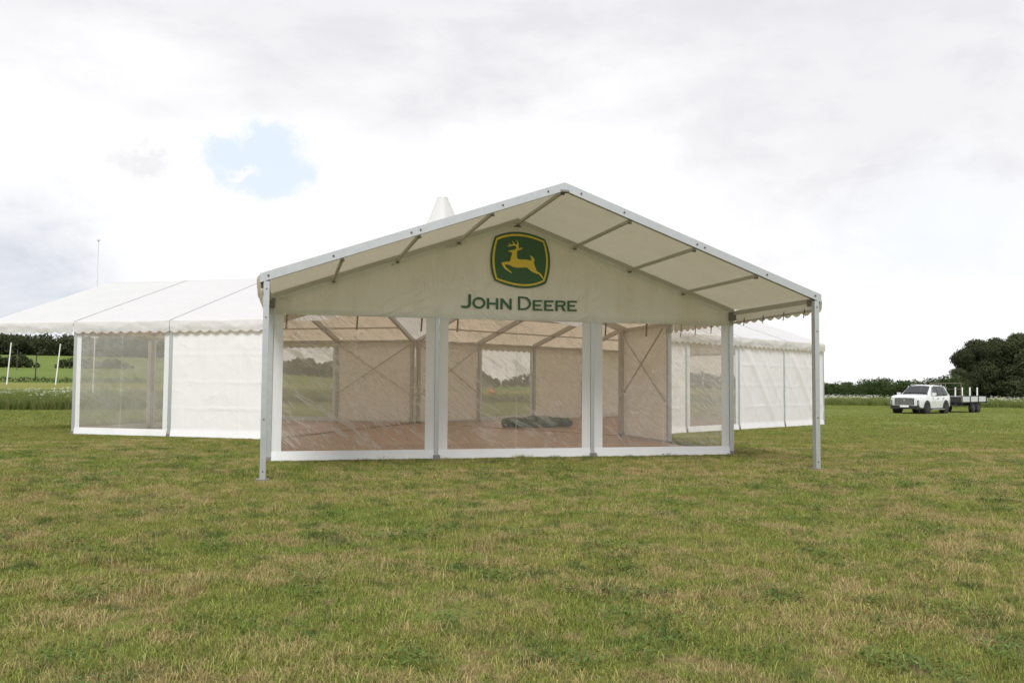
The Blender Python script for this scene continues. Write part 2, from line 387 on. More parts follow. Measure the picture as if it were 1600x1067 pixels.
def wall(par, a, b, z1, n, kind, seed, side=.15, bot=.2, top=.13, name=None, cmat=None, pvc=0, pull=0, far=False):
    L = math.hypot(b[0]-a[0], b[1]-a[1]); H = z1
    if kind == 'solid':
        return sheet(a, b, .015, z1, n, 0, 1, 0, 1, 64, 70, (.018 if not pull else .014)*1.5, seed, fold=.020, pull=pull, skirt=.05).build(name or 'wall_panel', cmat or CAN_WALL, par, True)
    su, b0, t0 = side/L, bot/H, 1-top/H
    mb = MB()
    for (u0, u1, v0, v1, nu, nv) in ((0, su, b0, t0, 4, 40), (1-su, 1, b0, t0, 4, 40), (0, 1, 0, b0, 40, 4), (0, 1, t0, 1, 40, 3)):
        s = sheet(a, b, .015, z1, n, u0, u1, v0, v1, nu, nv, .022, seed, skirt=.05 if v0 == 0 else 0)
        mb.add(s.v, s.f)
    pn = mb.build(name or 'window_panel', CAN_BORDER, par, True)
    sheet(a, b, .015, z1, n, su, 1-su, b0, t0, 44, 44, .022, seed).build('clear_pane', PVC[pvc % 3] if name == 'front_window' else PVC_FAR if far else PVC_OLD, pn, True)
    s = sheet(a, b, .015, z1, n, .5-.012/L, .5+.012/L, b0, t0, 1, 30, .022, seed); s.v = [(v[0]+n[0]*.006, v[1]+n[1]*.006, v[2]) for v in s.v]
    s.build('weld_seam', SEAM, pn, True)
    return pn
SEAM_M, t = material('welded_seam')
d1 = t.node('ShaderNodeBsdfTransparent'); d2 = t.node('ShaderNodeBsdfDiffuse'); d2.inputs[0].default_value = (.75, .75, .73, 1)
mx = t.node('ShaderNodeMixShader'); tcn = t.node('ShaderNodeTexCoord')
t.l.new(t.math('MULTIPLY_ADD', t.noise(tcn.outputs['Object'], 7, 3).outputs[0], .5, -.05), mx.inputs[0]); t.l.new(d1.outputs[0], mx.inputs[1]); t.l.new(d2.outputs[0], mx.inputs[2]); t.l.new(mx.outputs[0], t.o.inputs[0])
SEAM = SEAM_M

def valance(par, sgn, y0, y1, seed, mat, flare=.012, N=10, thick=.33):
    def fn(u, v):
        y = y0+(y1-y0)*u
        drop = thick-.06*(1-abs(math.sin(PI*u*N)))**1.0*1.0
        z = roof(HW+.03)-.0 - v*drop
        fold_ = .045*abs(math.sin(u*PI*2.2+seed))*math.exp(-((v-.35-.25*math.sin(u*9+seed))/.3)**2)
        x = HW+.05+flare*math.sin(PI*min(1, v*.9)) + fold_*.35 + wrinkle((y*2.2, v*1.5, seed), .022, seed)*min(1, v*3)
        return (sgn*x, y, z)
    mb = MB(); mb.grid(fn, 96, 10)
    return mb.build('valance', mat, par, True)
def roof_panel(par, y0, y1, seed, mat):
    def fn(u, v):
        x = -HW-.05+(2*HW+.10)*u; y = y0+(y1-y0)*v
        z = roof(x)+.014 - .035*math.sin(PI*v)*min(1, 5*abs(x)/HW+.25)*(.55+.45*abs(math.cos(x/1.25*PI))) + wrinkle((x*.7, y*.9, 0), .012, seed)*math.sin(PI*v)
        return (x, y, z)
    mb = MB(); mb.grid(fn, 64, 14)
    return mb.build('roof_panel', mat, par, True)
def base_plate(par, x, y, shoe=True):
    mb = MB(); mb.box((x, y, .012), (.2, .2, .024))
    for dx in ((-.07, .07) if shoe else ()): mb.tube((x+dx, y-.07, .02), (x+dx, y-.07, .075), .014, n=6)
    if shoe: mb.box((x, y, .06), (.13, .14, .075))
    return mb.build('base_plate', STEEL, par)

def arm(root, n, walls, braces, gable_k, porch, big_front=False, pulls=None):
    for k in range(n+1):
        y = k*B
        front = big_front and k == n
        pw, pd = (.09, .11) if front else (.10, .11)
        for sg in (-1, 1):
            ins = .075 if k else .16
            yy = y if k else y+.06
            mb = MB(); mb.box((sg*(HW-ins), yy, HE/2-.05), (pw, pd, HE-.10))
            mb.build('post', ALU if front or k else ALU_DULL, root)
            base_plate(root, sg*(HW-ins), yy, not front)
            rafter(yy, sg, .1 if not front else .09, (.185 if not front else .145), off=0.0 if not front else .03, x1=HW+(0 if not front else .03)).build('rafter', ALU if front else ALU_DULL, root)
        mb = MB(); mb.box((0, yy, HR-.175 if not front else HR-.12), (.16, .115, .035)); mb.build('ridge_joint', STEEL, root)
    for k in range(n):
        ya, yb = k*B+(.065 if k else .12), (k+1)*B-.065
        for i, x in enumerate((-3.75, -2.5, -1.25, 0, 1.25, 2.5, 3.75)):
            MB().bar((x, ya, roof(x)-.11), (x, yb, roof(x)-.11), .045, .055).build('purlin', ALU_DULL, root)
            for yy in (ya+.02, yb-.02): MB().box((x, yy, roof(x)-.148), (.065, .05, .028)).build('purlin_bracket', STEEL, root)
        for sg in (-1, 1):
            MB().bar((sg*(HW-.06), ya, HE-.09), (sg*(HW-.06), yb, HE-.09), .06, .085).build('eave_beam', ALU_DULL, root)
            valance(root, sg, k*B+.01, (k+1)*B-.01, k*3.1+sg, CAN_ROOF, flare=.02 if (porch and k == n-1) else .012)
            kd = walls.get((sg, k), 'solid')
            a, b = (sg*(HW-.025), k*B+.06), (sg*(HW-.025), (k+1)*B-.06)
            if k == 0: a = (a[0], -.01)
            if kd in ('solid', 'window'):
                wall(root, a, b, HE-.12, (sg, 0), kd, 5.3*k+sg*2+n, pvc=k+sg, pull=(pulls or {}).get((sg, k), 0), far=(n == 4 or sg > 0))
            if kd == 'open':
                for yy in (.25, .5, .75):
                    p = Vector((sg*(HW-.10), k*B+B*yy, HE-.15)); MB().bar(p, p-Vector((0.02*sg, .02, .34)), .03, .012).build('strap', STRAP, root)
            if (sg, k) in braces:
                x = sg*(HW-.16)
                MB().bar((x, ya, HE-.2), (x, yb, 1.12), .035, .035).build('brace', ALU_DULL, root)
                MB().bar((x-.045*sg, ya, 1.12), (x-.045*sg, yb, HE-.2), .035, .035).build('brace', ALU_DULL, root)
                MB().bar((x+.05*sg, ya, .07), (x+.05*sg, yb, .07), .05, .06).build('ground_rail', ALU_DULL, root)
        roof_panel(root, k*B+(.004), (k+1)*B-(.004) if not (big_front and k == n-1) else (k+1)*B-.045, 7.7*k+n, CAN_PORCH if (porch and k == n-1) else CAN_ROOF)
        # keder seam where two roof panels meet
        if k:
            for sg in (-1, 1):
                MB().bar((0, k*B, HR+.02), (sg*(HW+.02), k*B, HE+.014), .03, .016, (0, 0, 1)).build('roof_seam', ALU, root)
    # gable end wall
    y = gable_k*B; ZB = 2.86
    for x in (-HW/3, HW/3): 
        MB().box((x, y, ZB/2+.1), (.075, .10, ZB+.2)).build('mullion', ALU, root); base_plate(root, x, y+.09)
    edges = [-HW+.13, -HW/3, HW/3, HW-.13]
    for i in range(3):
        a, b = edges[i]+(.045 if i else 0), edges[i+1]-(.045 if i < 2 else 0)
        wall(root, (a, y+.035), (b, y+.035), ZB+.05, (0, 1), 'window', 9.1*i+n, side=.185 if big_front else .15, bot=.19, top=.06, name='front_window' if big_front else 'gable_window', pvc=i)
    MB().bar((-HW+.14, y, ZB+.06), (HW-.14, y, ZB+.06), .05, .06).build('gable_rail', ALU_DULL, root)
    def gfn(u, v):
        x = -HW+.10+(2*HW-.20)*u
        z0 = ZB+.012*math.sin(u*PI*6)+.01*noise.noise(Vector((u*30, 1, 2))); z = z0+(roof(x)-.10-z0)*v
        d = wrinkle((x, z*1.3, 3), .014, 4)
        for x0, k_, s_ in ((-1.9, .95, .03), (-1.35, .8, .02), (1.0, -1.1, .03), (.55, .9, .022), (-2.9, .6, .02), (2.7, -.7, .014)):
            e = (x-x0-(HR-.6-z)*k_*-.55)/.07; d += s_*.5*math.exp(-e*e)
        for x0 in (-3.3, -1.67, 1.67, 3.3):
            e = (x-x0)/.035; d += .008*math.exp(-e*e)
        d = min(.042, max(-.012, d*1.5))
        return (x, y+.055+d*.75, z)
    mb = MB(); mb.grid(gfn, 300, 40)
    return mb.build('gable_panel', CAN_GABLE if big_front else CAN_WALL, root, True)

front = thing('marquee', 'open-fronted gabled marquee with green and yellow deer emblem over three clear windows', 'marquee', (0, Y0, 0), PI)
fg = arm(front, 3, {(-1, 1): 'open', (-1, 2): 'none', (1, 2): 'none'}, {(-1, 0), (1, 0)}, 2, True, True)
left = thing('marquee', 'white marquee wing on the left with one clear window and overhanging roof end', 'marquee', (-2.5, Y0+4.3301, 0), PI/3)
arm(left, 3, {(-1, 1): 'window', (1, 1): 'window', (-1, 2): 'none', (1, 2): 'none'}, {(1, 0)}, 2, False)
right = thing('marquee', 'white marquee wing on the right behind the porch, with diagonal creases in its walls', 'marquee', (2.5, Y0+4.3301, 0), -PI/3)
arm(right, 4, {(1, 1): 'window', (-1, 1): 'window'}, {(-1, 0)}, 4, False, pulls={(1, 2): .05, (1, 3): .05})
APX = Y0+8.6603
# tie bar between the paired posts at the back corner, and porch details
MB().bar((-.09, APX-.24, 1.12), (.09, APX-.24, 1.12), .04, .04).build('tie_bar', ALU_DULL, hubroot := thing('cone_roof', 'pointed white cone roof rising behind the front marquee', 'tent roof', (0, Y0+2.8868, HE)))
hubroot.children[0].location = (0, -(Y0+2.8868), -HE)
# bolts on the porch face and brackets
for sg in (-1, 1):
    for fx in (.06, .22, .5, .53, .78, .98):
        x = sg*HW*fx; z = roof(x)-.045
        MB().tube((x, 3*B+.045, z), (x, 3*B+.058, z), .017, n=8).build('bolt', BOLT, front)
    for z in (.14, .95, 2.55, 3.0):
        MB().tube((sg*(HW-.075), 3*B+.054, z), (sg*(HW-.075), 3*B+.064, z), .012, n=8).build('bolt', BOLT, front)
    # second eave rail with hooks, and a corner brace, seen under the porch
    x = sg*(HW-.02)
    MB().bar((x, 2*B+.1, HE-.30), (x, 3*B-.1, HE-.26), .03, .035).build('valance_rail', ALU_DULL, front)
    for q in (.18, .42, .66, .88):
        p = Vector((x-sg*.03, 2*B+B*q, HE-.22)); MB().bar(p, p-Vector((0, .03, .17)), .014, .014).build('hook', STEEL, front)
    mb = MB(); mb.box((sg*(HW-.05), 3*B-.12, HE-.13), (.14, .16, .12)); mb.build('corner_bracket', STEEL, front)
    mb = MB(); mb.box((sg*(HW-.08), 2*B+.11, HE-.16), (.13, .12, .18)); mb.build('corner_bracket', STEEL, front)
for x in (-4.62, -3.25, -1.95, -1.2, 2.05, 3.0):
    p = Vector((-x, 2*B-.16, 2.95)); MB().bar(p, p+Vector((.02, 0, -.36)), .035, .012, (0, 1, 0)).build('strap', STRAP, front)

# printed emblem and lettering on the gable (flat print, metres on the gable plane)
OUT = [(-0.497,4.579),(-0.399,4.622),(-0.299,4.656),(-0.197,4.68),(-0.092,4.694),(0.015,4.698),(0.125,4.692),(0.237,4.676),(0.352,4.65),(0.469,4.614),(0.589,4.567),(0.627,4.481),(0.658,4.394),(0.681,4.305),(0.695,4.215),(0.702,4.123),(0.701,4.03),(0.692,3.935),(0.675,3.839),(0.65,3.742),(0.617,3.644),(0.523,3.598),(0.425,3.563),(0.323,3.539),(0.217,3.525),(0.108,3.522),(-0.006,3.529),(-0.123,3.546),(-0.244,3.573),(-0.369,3.611),(-0.498,3.659),(-0.531,3.742),(-0.558,3.826),(-0.576,3.913),(-0.587,4.002),(-0.591,4.092),(-0.587,4.185),(-0.576,4.28),(-0.557,4.378),(-0.531,4.477)]
YO = [(-0.465,4.545),(-0.376,4.585),(-0.285,4.615),(-0.19,4.636),(-0.092,4.649),(0.009,4.652),(0.113,4.647),(0.22,4.632),(0.331,4.608),(0.444,4.575),(0.561,4.533),(0.593,4.45),(0.617,4.367),(0.635,4.284),(0.647,4.199),(0.652,4.115),(0.651,4.029),(0.643,3.944),(0.628,3.858),(0.607,3.771),(0.579,3.684),(0.494,3.641),(0.405,3.608),(0.311,3.584),(0.213,3.57),(0.11,3.566),(0.003,3.571),(-0.108,3.587),(-0.223,3.611),(-0.343,3.645),(-0.466,3.689),(-0.495,3.769),(-0.517,3.85),(-0.533,3.932),(-0.542,4.016),(-0.545,4.101),(-0.542,4.187),(-0.532,4.274),(-0.516,4.363),(-0.493,4.454)]
YI = [(-0.44,4.504),(-0.356,4.542),(-0.27,4.571),(-0.18,4.592),(-0.087,4.605),(0.009,4.609),(0.109,4.605),(0.211,4.593),(0.317,4.572),(0.427,4.542),(0.539,4.504),(0.565,4.427),(0.585,4.349),(0.6,4.271),(0.609,4.192),(0.613,4.113),(0.611,4.033),(0.604,3.953),(0.592,3.872),(0.574,3.791),(0.55,3.71),(0.472,3.672),(0.388,3.642),(0.3,3.622),(0.208,3.61),(0.111,3.606),(0.01,3.611),(-0.096,3.625),(-0.206,3.648),(-0.32,3.678),(-0.438,3.717),(-0.461,3.793),(-0.478,3.87),(-0.49,3.947),(-0.498,4.024),(-0.5,4.103),(-0.498,4.181),(-0.491,4.261),(-0.479,4.341),(-0.462,4.422)]
DEER = [(-0.212,4.289),(-0.182,4.27),(-0.137,4.259),(-0.124,4.255),(-0.134,4.207),(-0.152,4.155),(-0.164,4.105),(-0.174,4.066),(-0.239,4.061),(-0.316,4.05),(-0.356,4.031),(-0.334,3.984),(-0.295,3.923),(-0.237,3.882),(-0.179,3.847),(-0.131,3.823),(-0.134,3.848),(-0.173,3.878),(-0.218,3.908),(-0.263,3.956),(-0.287,3.996),(-0.225,4.002),(-0.174,3.991),(-0.109,3.959),(-0.018,3.944),(0.085,3.952),(0.196,3.961),(0.242,3.914),(0.307,3.872),(0.386,3.844),(0.454,3.827),(0.498,3.778),(0.537,3.736),(0.564,3.708),(0.567,3.73),(0.51,3.817),(0.477,3.856),(0.458,3.859),(0.405,3.895),(0.385,3.951),(0.359,4.013),(0.335,4.086),(0.361,4.092),(0.351,4.14),(0.325,4.177),(0.292,4.2),(0.259,4.218),(0.279,4.174),(0.292,4.131),(0.286,4.109),(0.227,4.115),(0.136,4.124),(0.045,4.12),(-0.0,4.124),(-0.02,4.161),(-0.027,4.211),(-0.021,4.275),(-0.015,4.306),(0.018,4.314),(0.07,4.329),(0.102,4.369),(0.037,4.356),(0.01,4.349),(0.015,4.402),(0.006,4.465),(-0.016,4.508),(-0.039,4.529),(-0.022,4.483),(-0.018,4.426),(-0.067,4.434),(-0.093,4.473),(-0.136,4.505),(-0.113,4.459),(-0.1,4.429),(-0.158,4.419),(-0.184,4.441),(-0.213,4.455),(-0.192,4.424),(-0.183,4.408),(-0.235,4.378),(-0.177,4.383),(-0.112,4.403),(-0.061,4.401),(-0.034,4.381),(-0.034,4.35),(-0.06,4.33),(-0.099,4.311),(-0.15,4.304)]
LETTERS = [[[(-1.043,3.36),(-0.987,3.362),(-0.987,3.155),(-0.997,3.118),(-1.022,3.088),(-1.064,3.071),(-1.114,3.069),(-1.189,3.082),(-1.189,3.129),(-1.156,3.119),(-1.089,3.119),(-1.06,3.129),(-1.044,3.158)]],[[(-0.684,3.191),(-0.688,3.16),(-0.702,3.13),(-0.724,3.104),(-0.752,3.084),(-0.785,3.071),(-0.82,3.066),(-0.856,3.069),(-0.889,3.08),(-0.917,3.098),(-0.939,3.123),(-0.953,3.151),(-0.958,3.183),(-0.954,3.214),(-0.941,3.244),(-0.919,3.27),(-0.891,3.29),(-0.858,3.303),(-0.823,3.308),(-0.787,3.305),(-0.754,3.294),(-0.725,3.276),(-0.703,3.251),(-0.689,3.223)],[(-0.732,3.19),(-0.735,3.17),(-0.744,3.151),(-0.758,3.135),(-0.776,3.122),(-0.798,3.114),(-0.821,3.111),(-0.844,3.113),(-0.865,3.12),(-0.884,3.131),(-0.898,3.147),(-0.907,3.165),(-0.911,3.184),(-0.908,3.204),(-0.899,3.223),(-0.885,3.239),(-0.867,3.251),(-0.845,3.26),(-0.822,3.263),(-0.799,3.261),(-0.777,3.254),(-0.759,3.243),(-0.744,3.227),(-0.735,3.209)]],[[(-0.654,3.294),(-0.603,3.293),(-0.602,3.202),(-0.462,3.203),(-0.463,3.296),(-0.412,3.296),(-0.411,3.067),(-0.463,3.068),(-0.462,3.161),(-0.602,3.162),(-0.601,3.07),(-0.652,3.07)]],[[(-0.369,3.295),(-0.314,3.295),(-0.175,3.143),(-0.177,3.294),(-0.125,3.294),(-0.125,3.065),(-0.175,3.065),(-0.317,3.217),(-0.316,3.068),(-0.367,3.068)]],[[(0.004,3.349),(0.133,3.349),(0.211,3.335),(0.268,3.286),(0.294,3.211),(0.277,3.144),(0.23,3.092),(0.152,3.066),(0.01,3.065)],[(0.057,3.309),(0.133,3.309),(0.194,3.292),(0.233,3.251),(0.242,3.21),(0.23,3.159),(0.195,3.12),(0.135,3.106),(0.059,3.105)]],[[(0.324,3.284),(0.534,3.286),(0.534,3.251),(0.377,3.247),(0.377,3.193),(0.501,3.194),(0.501,3.157),(0.377,3.155),(0.378,3.105),(0.535,3.102),(0.535,3.065),(0.326,3.063)]],[[(0.573,3.286),(0.781,3.289),(0.781,3.247),(0.626,3.245),(0.626,3.194),(0.74,3.195),(0.74,3.156),(0.626,3.156),(0.627,3.102),(0.78,3.104),(0.781,3.066),(0.574,3.064)]],[[(0.819,3.288),(0.991,3.292),(1.036,3.276),(1.052,3.234),(1.041,3.187),(1.001,3.163),(1.05,3.069),(0.992,3.069),(0.948,3.155),(0.873,3.157),(0.873,3.068),(0.82,3.068)],[(0.872,3.25),(0.983,3.252),(1.0,3.241),(1.002,3.22),(0.987,3.203),(0.872,3.195)]],[[(1.084,3.292),(1.295,3.297),(1.294,3.259),(1.135,3.256),(1.135,3.205),(1.257,3.205),(1.257,3.168),(1.136,3.167),(1.136,3.11),(1.294,3.112),(1.296,3.074),(1.085,3.07)]]]
def flat(polys, y):
    """triangulated flat outline (with holes) on the gable plane"""
    bm = bmesh.new(); es = []
    for poly in polys:
        vs = [bm.verts.new((-x, y, z)) for x, z in poly]
        es += [bm.edges.new((vs[i], vs[(i+1) % len(vs)])) for i in range(len(vs))]
    bmesh.ops.triangle_fill(bm, use_beauty=True, use_dissolve=False, edges=es, normal=(0, 1, 0))
    bm.verts.index_update(); v = [tuple(q.co) for q in bm.verts]; f = [tuple(q.index for q in fc.verts) for fc in bm.faces]; bm.free(); return v, f
GY = 2*B+.09
mb = MB()
for layer, (poly, mi) in enumerate(((OUT, 0), (YO, 1), (YI, 0), (DEER, 1))):
    mb.mi = mi; v, f = flat([poly], GY+.003*layer); mb.add(v, f)
mb.build('emblem', [GREEN, YELLOW], fg)
for L in LETTERS:
    mb = MB(); v, f = flat(L, GY); mb.add(v, f); mb.build('letter', TEXTG, fg)

# cone roof over the triangle between the three arms
def hub_fn(u, v):
    th = u*2*PI
    # distance from the centroid to the triangle side in this direction
    Rm = 1e9
    for ph in (-PI/2, PI/6, 5*PI/6):
        cth = math.cos(th-ph)
        if cth > 1e-3 and 2.8868/cth < Rm: Rm = 2.8868/cth; tside = 2.8868*math.tan(th-ph)
    r0 = .17; r = r0+(Rm-r0)*(v**1.8)
    hb = roof(abs(tside))-.03
    f_ = ((Rm-r)/(Rm-r0))
    z = hb+(7.37-hb)*f_**3.0
    return (r*math.cos(th), r*math.sin(th), z-HE)
mb = MB(); mb.grid(hub_fn, 96, 22); mb.build('roof_membrane', CAN_HUB, hubroot, True)
mb = MB(); mb.tube((0, 0, 7.36-HE), (0, 0, 7.40-HE), .178, .16, n=32); mb.build('cone_cap', CAN_HUB, hubroot)

# timber floor inside the front arm and the middle
mb = MB()
def plate(pts):
    n_ = len(pts); mb.add([(x, y, z) for z in (.004, .022) for x, y in pts], [tuple(range(n_, 2*n_)), tuple(range(n_-1, -1, -1))] + [(i, (i+1) % n_, n_+(i+1) % n_, n_+i) for i in range(n_)])
plate([(-4.85, B+.12), (4.85, B+.12), (4.85, Y0), (.0, APX-.25), (-4.85, Y0)])
def arm_xy(sg, x, s):           # point in the left (-1) or right (+1) arm: x across (towards the back), s along
    cx_, sy_ = math.cos(PI/6), .5
    return (sg*(2.5 + cx_*s - .5*x), Y0+4.3301 + sy_*s + cx_*x)
for sg, smax in ((-1, 2*B-.1), (1, 4*B-.1)):
    q = [arm_xy(sg, x, s_) for x, s_ in ((-4.8, .04), (-4.8, smax), (4.8, smax), (4.8, .04))]
    plate(q if sg > 0 else q[::-1])
floor = tag(mb.build('wooden_floor', WOOD_M), kind='structure')
def board(p, q, wd):
    MB().bar((*p, .036), (*q, .036), wd, .022+random.uniform(0, .003)).build('floor_board', WOOD_M, floor)
y = B+.13
while y < APX-.7:
    y2 = y+.285
    hw = 4.85 if y2 < Y0 else min(4.85, 4.8-(y2-Y0)/math.tan(PI/3))
    cuts = [-hw] + sorted([c_ for c_ in (-2.4+random.uniform(-.4, .4), 2.2+random.uniform(-.4, .4)) if abs(c_) < hw-.3]) + [hw]
    for a, b in zip(cuts, cuts[1:]): board((a+.003, (y+y2)/2), (b-.003, (y+y2)/2), .278)
    y = y2+.004
for sg, smax in ((-1, 2*B-.15), (1, 4*B-.15)):
    s_ = .06
    while s_+.42 < smax:
        board(arm_xy(sg, -4.8, s_+.21), arm_xy(sg, 4.8, s_+.21), .412); s_ += .42

# ------------------------------------------------------------------ trees, hedges
def leaf_mat(name, a, b):
    m, t = material(name)
    at = t.node('ShaderNodeAttribute', attribute_name='rnd'); r = at.outputs['Fac']
    oi = t.node('ShaderNodeObjectInfo')
    c = t.mix(r, a, b)
    h = t.node('ShaderNodeHueSaturation'); t.l.new(c, h.inputs['Color']); t.l.new(t.math('MULTIPLY_ADD', oi.outputs['Random'], .5, .75), h.inputs['Value'])
    d = t.node('ShaderNodeBsdfDiffuse'); t.l.new(h.outputs[0], d.inputs[0])
    tr = t.node('ShaderNodeBsdfTranslucent'); t.l.new(h.outputs[0], tr.inputs[0])
    mx = t.node('ShaderNodeMixShader'); mx.inputs[0].default_value = .34; t.l.new(d.outputs[0], mx.inputs[1]); t.l.new(tr.outputs[0], mx.inputs[2]); t.l.new(mx.outputs[0], t.o.inputs[0]); return m
LEAF_DARK = leaf_mat('dark_leaves', (.055, .064, .036), (.095, .112, .054))
LEAF_MID = leaf_mat('hedge_leaves', (.036, .058, .022), (.085, .115, .042))
BARK = simple('bark', (.045, .038, .03), .9, 0, .3, 5, .5)
def leaves(centres, radii, n, size, squash=1, seed=0, floor=.05):
    """n leaf clumps (bent quads) spread over and inside a set of lumpy ellipsoids"""
    r = np.random.default_rng(seed); centres = np.array(centres, float); radii = np.array(radii, float)
    wts = radii**2; k = r.choice(len(centres), n, p=wts/wts.sum())
    d = r.normal(size=(n, 3)); d /= np.linalg.norm(d, axis=1)[:, None]
    rad = radii[k]*(r.uniform(.35, 1, n)**.35)*r.uniform(.86, 1.14, n)
    p = centres[k]+d*rad[:, None]*np.array([1, 1, squash]); p[:, 2] = np.maximum(p[:, 2], floor)
    nrm = d+r.normal(size=(n, 3))*.55; nrm /= np.linalg.norm(nrm, axis=1)[:, None]
    a = np.cross(nrm, r.normal(size=(n, 3))); a /= np.linalg.norm(a, axis=1)[:, None]; b = np.cross(nrm, a)
    s = size*r.uniform(.55, 1.35, n)[:, None]
    V = np.stack([p-a*s, p-b*s*.55+nrm*s*.15, p+a*s, p+b*s*.55-nrm*s*.15], 1).reshape(-1, 3)
    return V, np.arange(4*n).reshape(n, 4), np.repeat(r.uniform(0, 1, n), 4)
def np_mesh(name, V, F, mat, rnd=None):
    me = bpy.data.meshes.new(name); k = F.shape[1]
    me.vertices.add(len(V)); me.vertices.foreach_set('co', V.astype(np.float32).ravel())
    me.loops.add(F.size); me.loops.foreach_set('vertex_index', F.astype(np.int32).ravel())
    me.polygons.add(len(F)); me.polygons.foreach_set('loop_start', np.arange(0, F.size, k, dtype=np.int32)); me.polygons.foreach_set('loop_total', np.full(len(F), k, dtype=np.int32))
    if rnd is not None:
        at = me.attributes.new('rnd', 'FLOAT', 'POINT'); at.data.foreach_set('value', rnd.astype(np.float32))
    me.materials.append(mat); me.update(calc_edges=True); return me
def tree_proto(h, rw, seed, n=22000, base=.06):
    r = random.Random(seed); cs, rs = [], []
    for i in range(26):
        t_ = r.uniform(base+.12, .9); prof = math.sin(min(1, t_*1.15+.12)*PI)**.55
        a = r.uniform(0, 2*PI); q = r.uniform(.2, 1)**.6*rw*.72*prof
        cs.append((math.cos(a)*q, math.sin(a)*q, h*t_)); rs.append(r.uniform(.26, .44)*rw)
    for i in range(6): cs.append((r.uniform(-.3, .3)*rw, r.uniform(-.3, .3)*rw, h*r.uniform(.82, .93))); rs.append(rw*r.uniform(.2, .32))
    V, F, R_ = leaves(cs, rs, n, h*.017, .9, seed)
    crown = np_mesh('crown', V, F, LEAF_DARK, R_)
    mb = MB(); mb.tube((0, 0, -.2), (0, 0, h*.4), h*.035, h*.022); mb.tube((0, 0, h*.4), (r.uniform(-.4, .4), .2, h*.75), h*.022, h*.008)
    for i in range(6):
        a = i*1.1+r.random(); z = h*(.25+.07*i); mb.tube((0, 0, z), (math.cos(a)*rw*.35, math.sin(a)*rw*.35, z+h*.12), h*.012, h*.004, 6)
    return crown, mb.mesh('trunk', BARK, True)
TP = [tree_proto(9.0, 4.0, 11), tree_proto(8.2, 3.7, 12), tree_proto(10, 4.3, 13)]
def tree(proto, pos, sc, rz, label, group):
    o = thing('tree', label, 'tree', pos, rz, group); o.scale = (sc, sc, sc)
    for nm, me in zip(('crown', 'trunk'), TP[proto]): link(nm, me, o)
    return o
# dark wood at the right edge: each tree
WOODG = 'dark trees of the wood on the right'
wood = [(41.95, 122, .58, 1), (42.3, 125, .82, 0), (42.9, 128, .90, 2), (43.45, 126, .92, 0), (44.0, 131, .93, 2), (44.5, 127, 1.06, 1), (45.1, 130, 1.08, 0), (45.8, 126, 1.14, 1), (46.6, 131, 1.08, 2), (47.5, 127, 1.1, 0), (43.2, 138, .9, 1), (44.8, 140, 1.0, 0), (46.2, 141, 1.1, 1)]
names = ['low dark tree at the left tip of the right-hand wood', 'rounded dark tree second from the left tip of the right-hand wood', 'tall dark tree behind the middle of the trailer', 'dark bushy tree behind the tail of the trailer', 'broad dark tree just right of the trailer tail', 'tall dark tree towards the right edge of the photo', 'dark tree forming the high skyline of the wood', 'large dark tree at the very right edge of the photo', 'dark tree just outside the right edge of the wood in view', 'dark tree beyond the right edge, farthest right of the front row', 'rear tree showing over the trailer tail in the dark wood', 'rear tree in the middle of the dark wood', 'rear tree behind the highest skyline of the wood']
for i, (a, d, s, pr) in enumerate(wood):
    s *= .88
    tree(pr, polar(a, d), s, i*1.7, names[i], WOODG)
def bush_proto(h, rw, seed, n=3600):
    r = random.Random(seed); cs, rs = [], []
    for i in range(14):
        a = r.uniform(0, 2*PI); q = r.uniform(0, .75)*rw; cs.append((math.cos(a)*q, math.sin(a)*q, h*r.uniform(.2, .72))); rs.append(r.uniform(.22, .36)*h)
    V, F, R_ = leaves(cs, rs, n, h*.034, 1, seed); return np_mesh('foliage', V, F, LEAF_MID, R_)
BP = [bush_proto(2.6, 2.0, 21), bush_proto(2.2, 2.4, 22), bush_proto(3.0, 1.9, 23)]
def bush(proto, pos, sc, rz, label, group):
    o = thing('bush', label, 'bush', pos, rz, group); o.scale = (sc*1.15, sc*1.15, sc)
    link('foliage', BP[proto], o)
    return o
bl = ['small bush just right of the bare porch post', 'low bush second from the right porch post', 'rounded bush in the hedge left of the car', 'spreading bush with a slanting right side left of the car', 'bush in the dip of the hedge left of the car', 'tallest bush of the hedge just left of the car', 'broad bush behind the bonnet of the car', 'bush seen over the roof of the car', 'bush behind the tail of the car', 'bush at the foot of the dark wood behind the trailer']
for i, (a, s) in enumerate(((34.3, .78), (35.0, .84), (35.7, .94), (36.45, .86), (37.15, .92), (38.0, 1.12), (38.8, .98), (39.7, 1.02), (40.6, 1.1), (41.4, 1.2))):
    bush((i*2+i//3) % 3, polar(a, 106+(i % 3)*5), s, i*2.1, bl[i], 'bushes of the hedge beyond the field')
rl = ['right of the porch post', 'left of the rounded bush', 'behind the rounded bush', 'behind the slanting bush', 'in the dip of the hedge', 'behind the tallest bush', 'over the bonnet of the car', 'over the car roof', 'over the ladder rack of the trailer']
for i in range(9):
    bush(i % 3, polar(34.1+i*.95, 118), .95+.1*(i % 2), i*1.3, 'bush top in the rear hedge row, '+rl[i], 'rear row of hedge bushes')
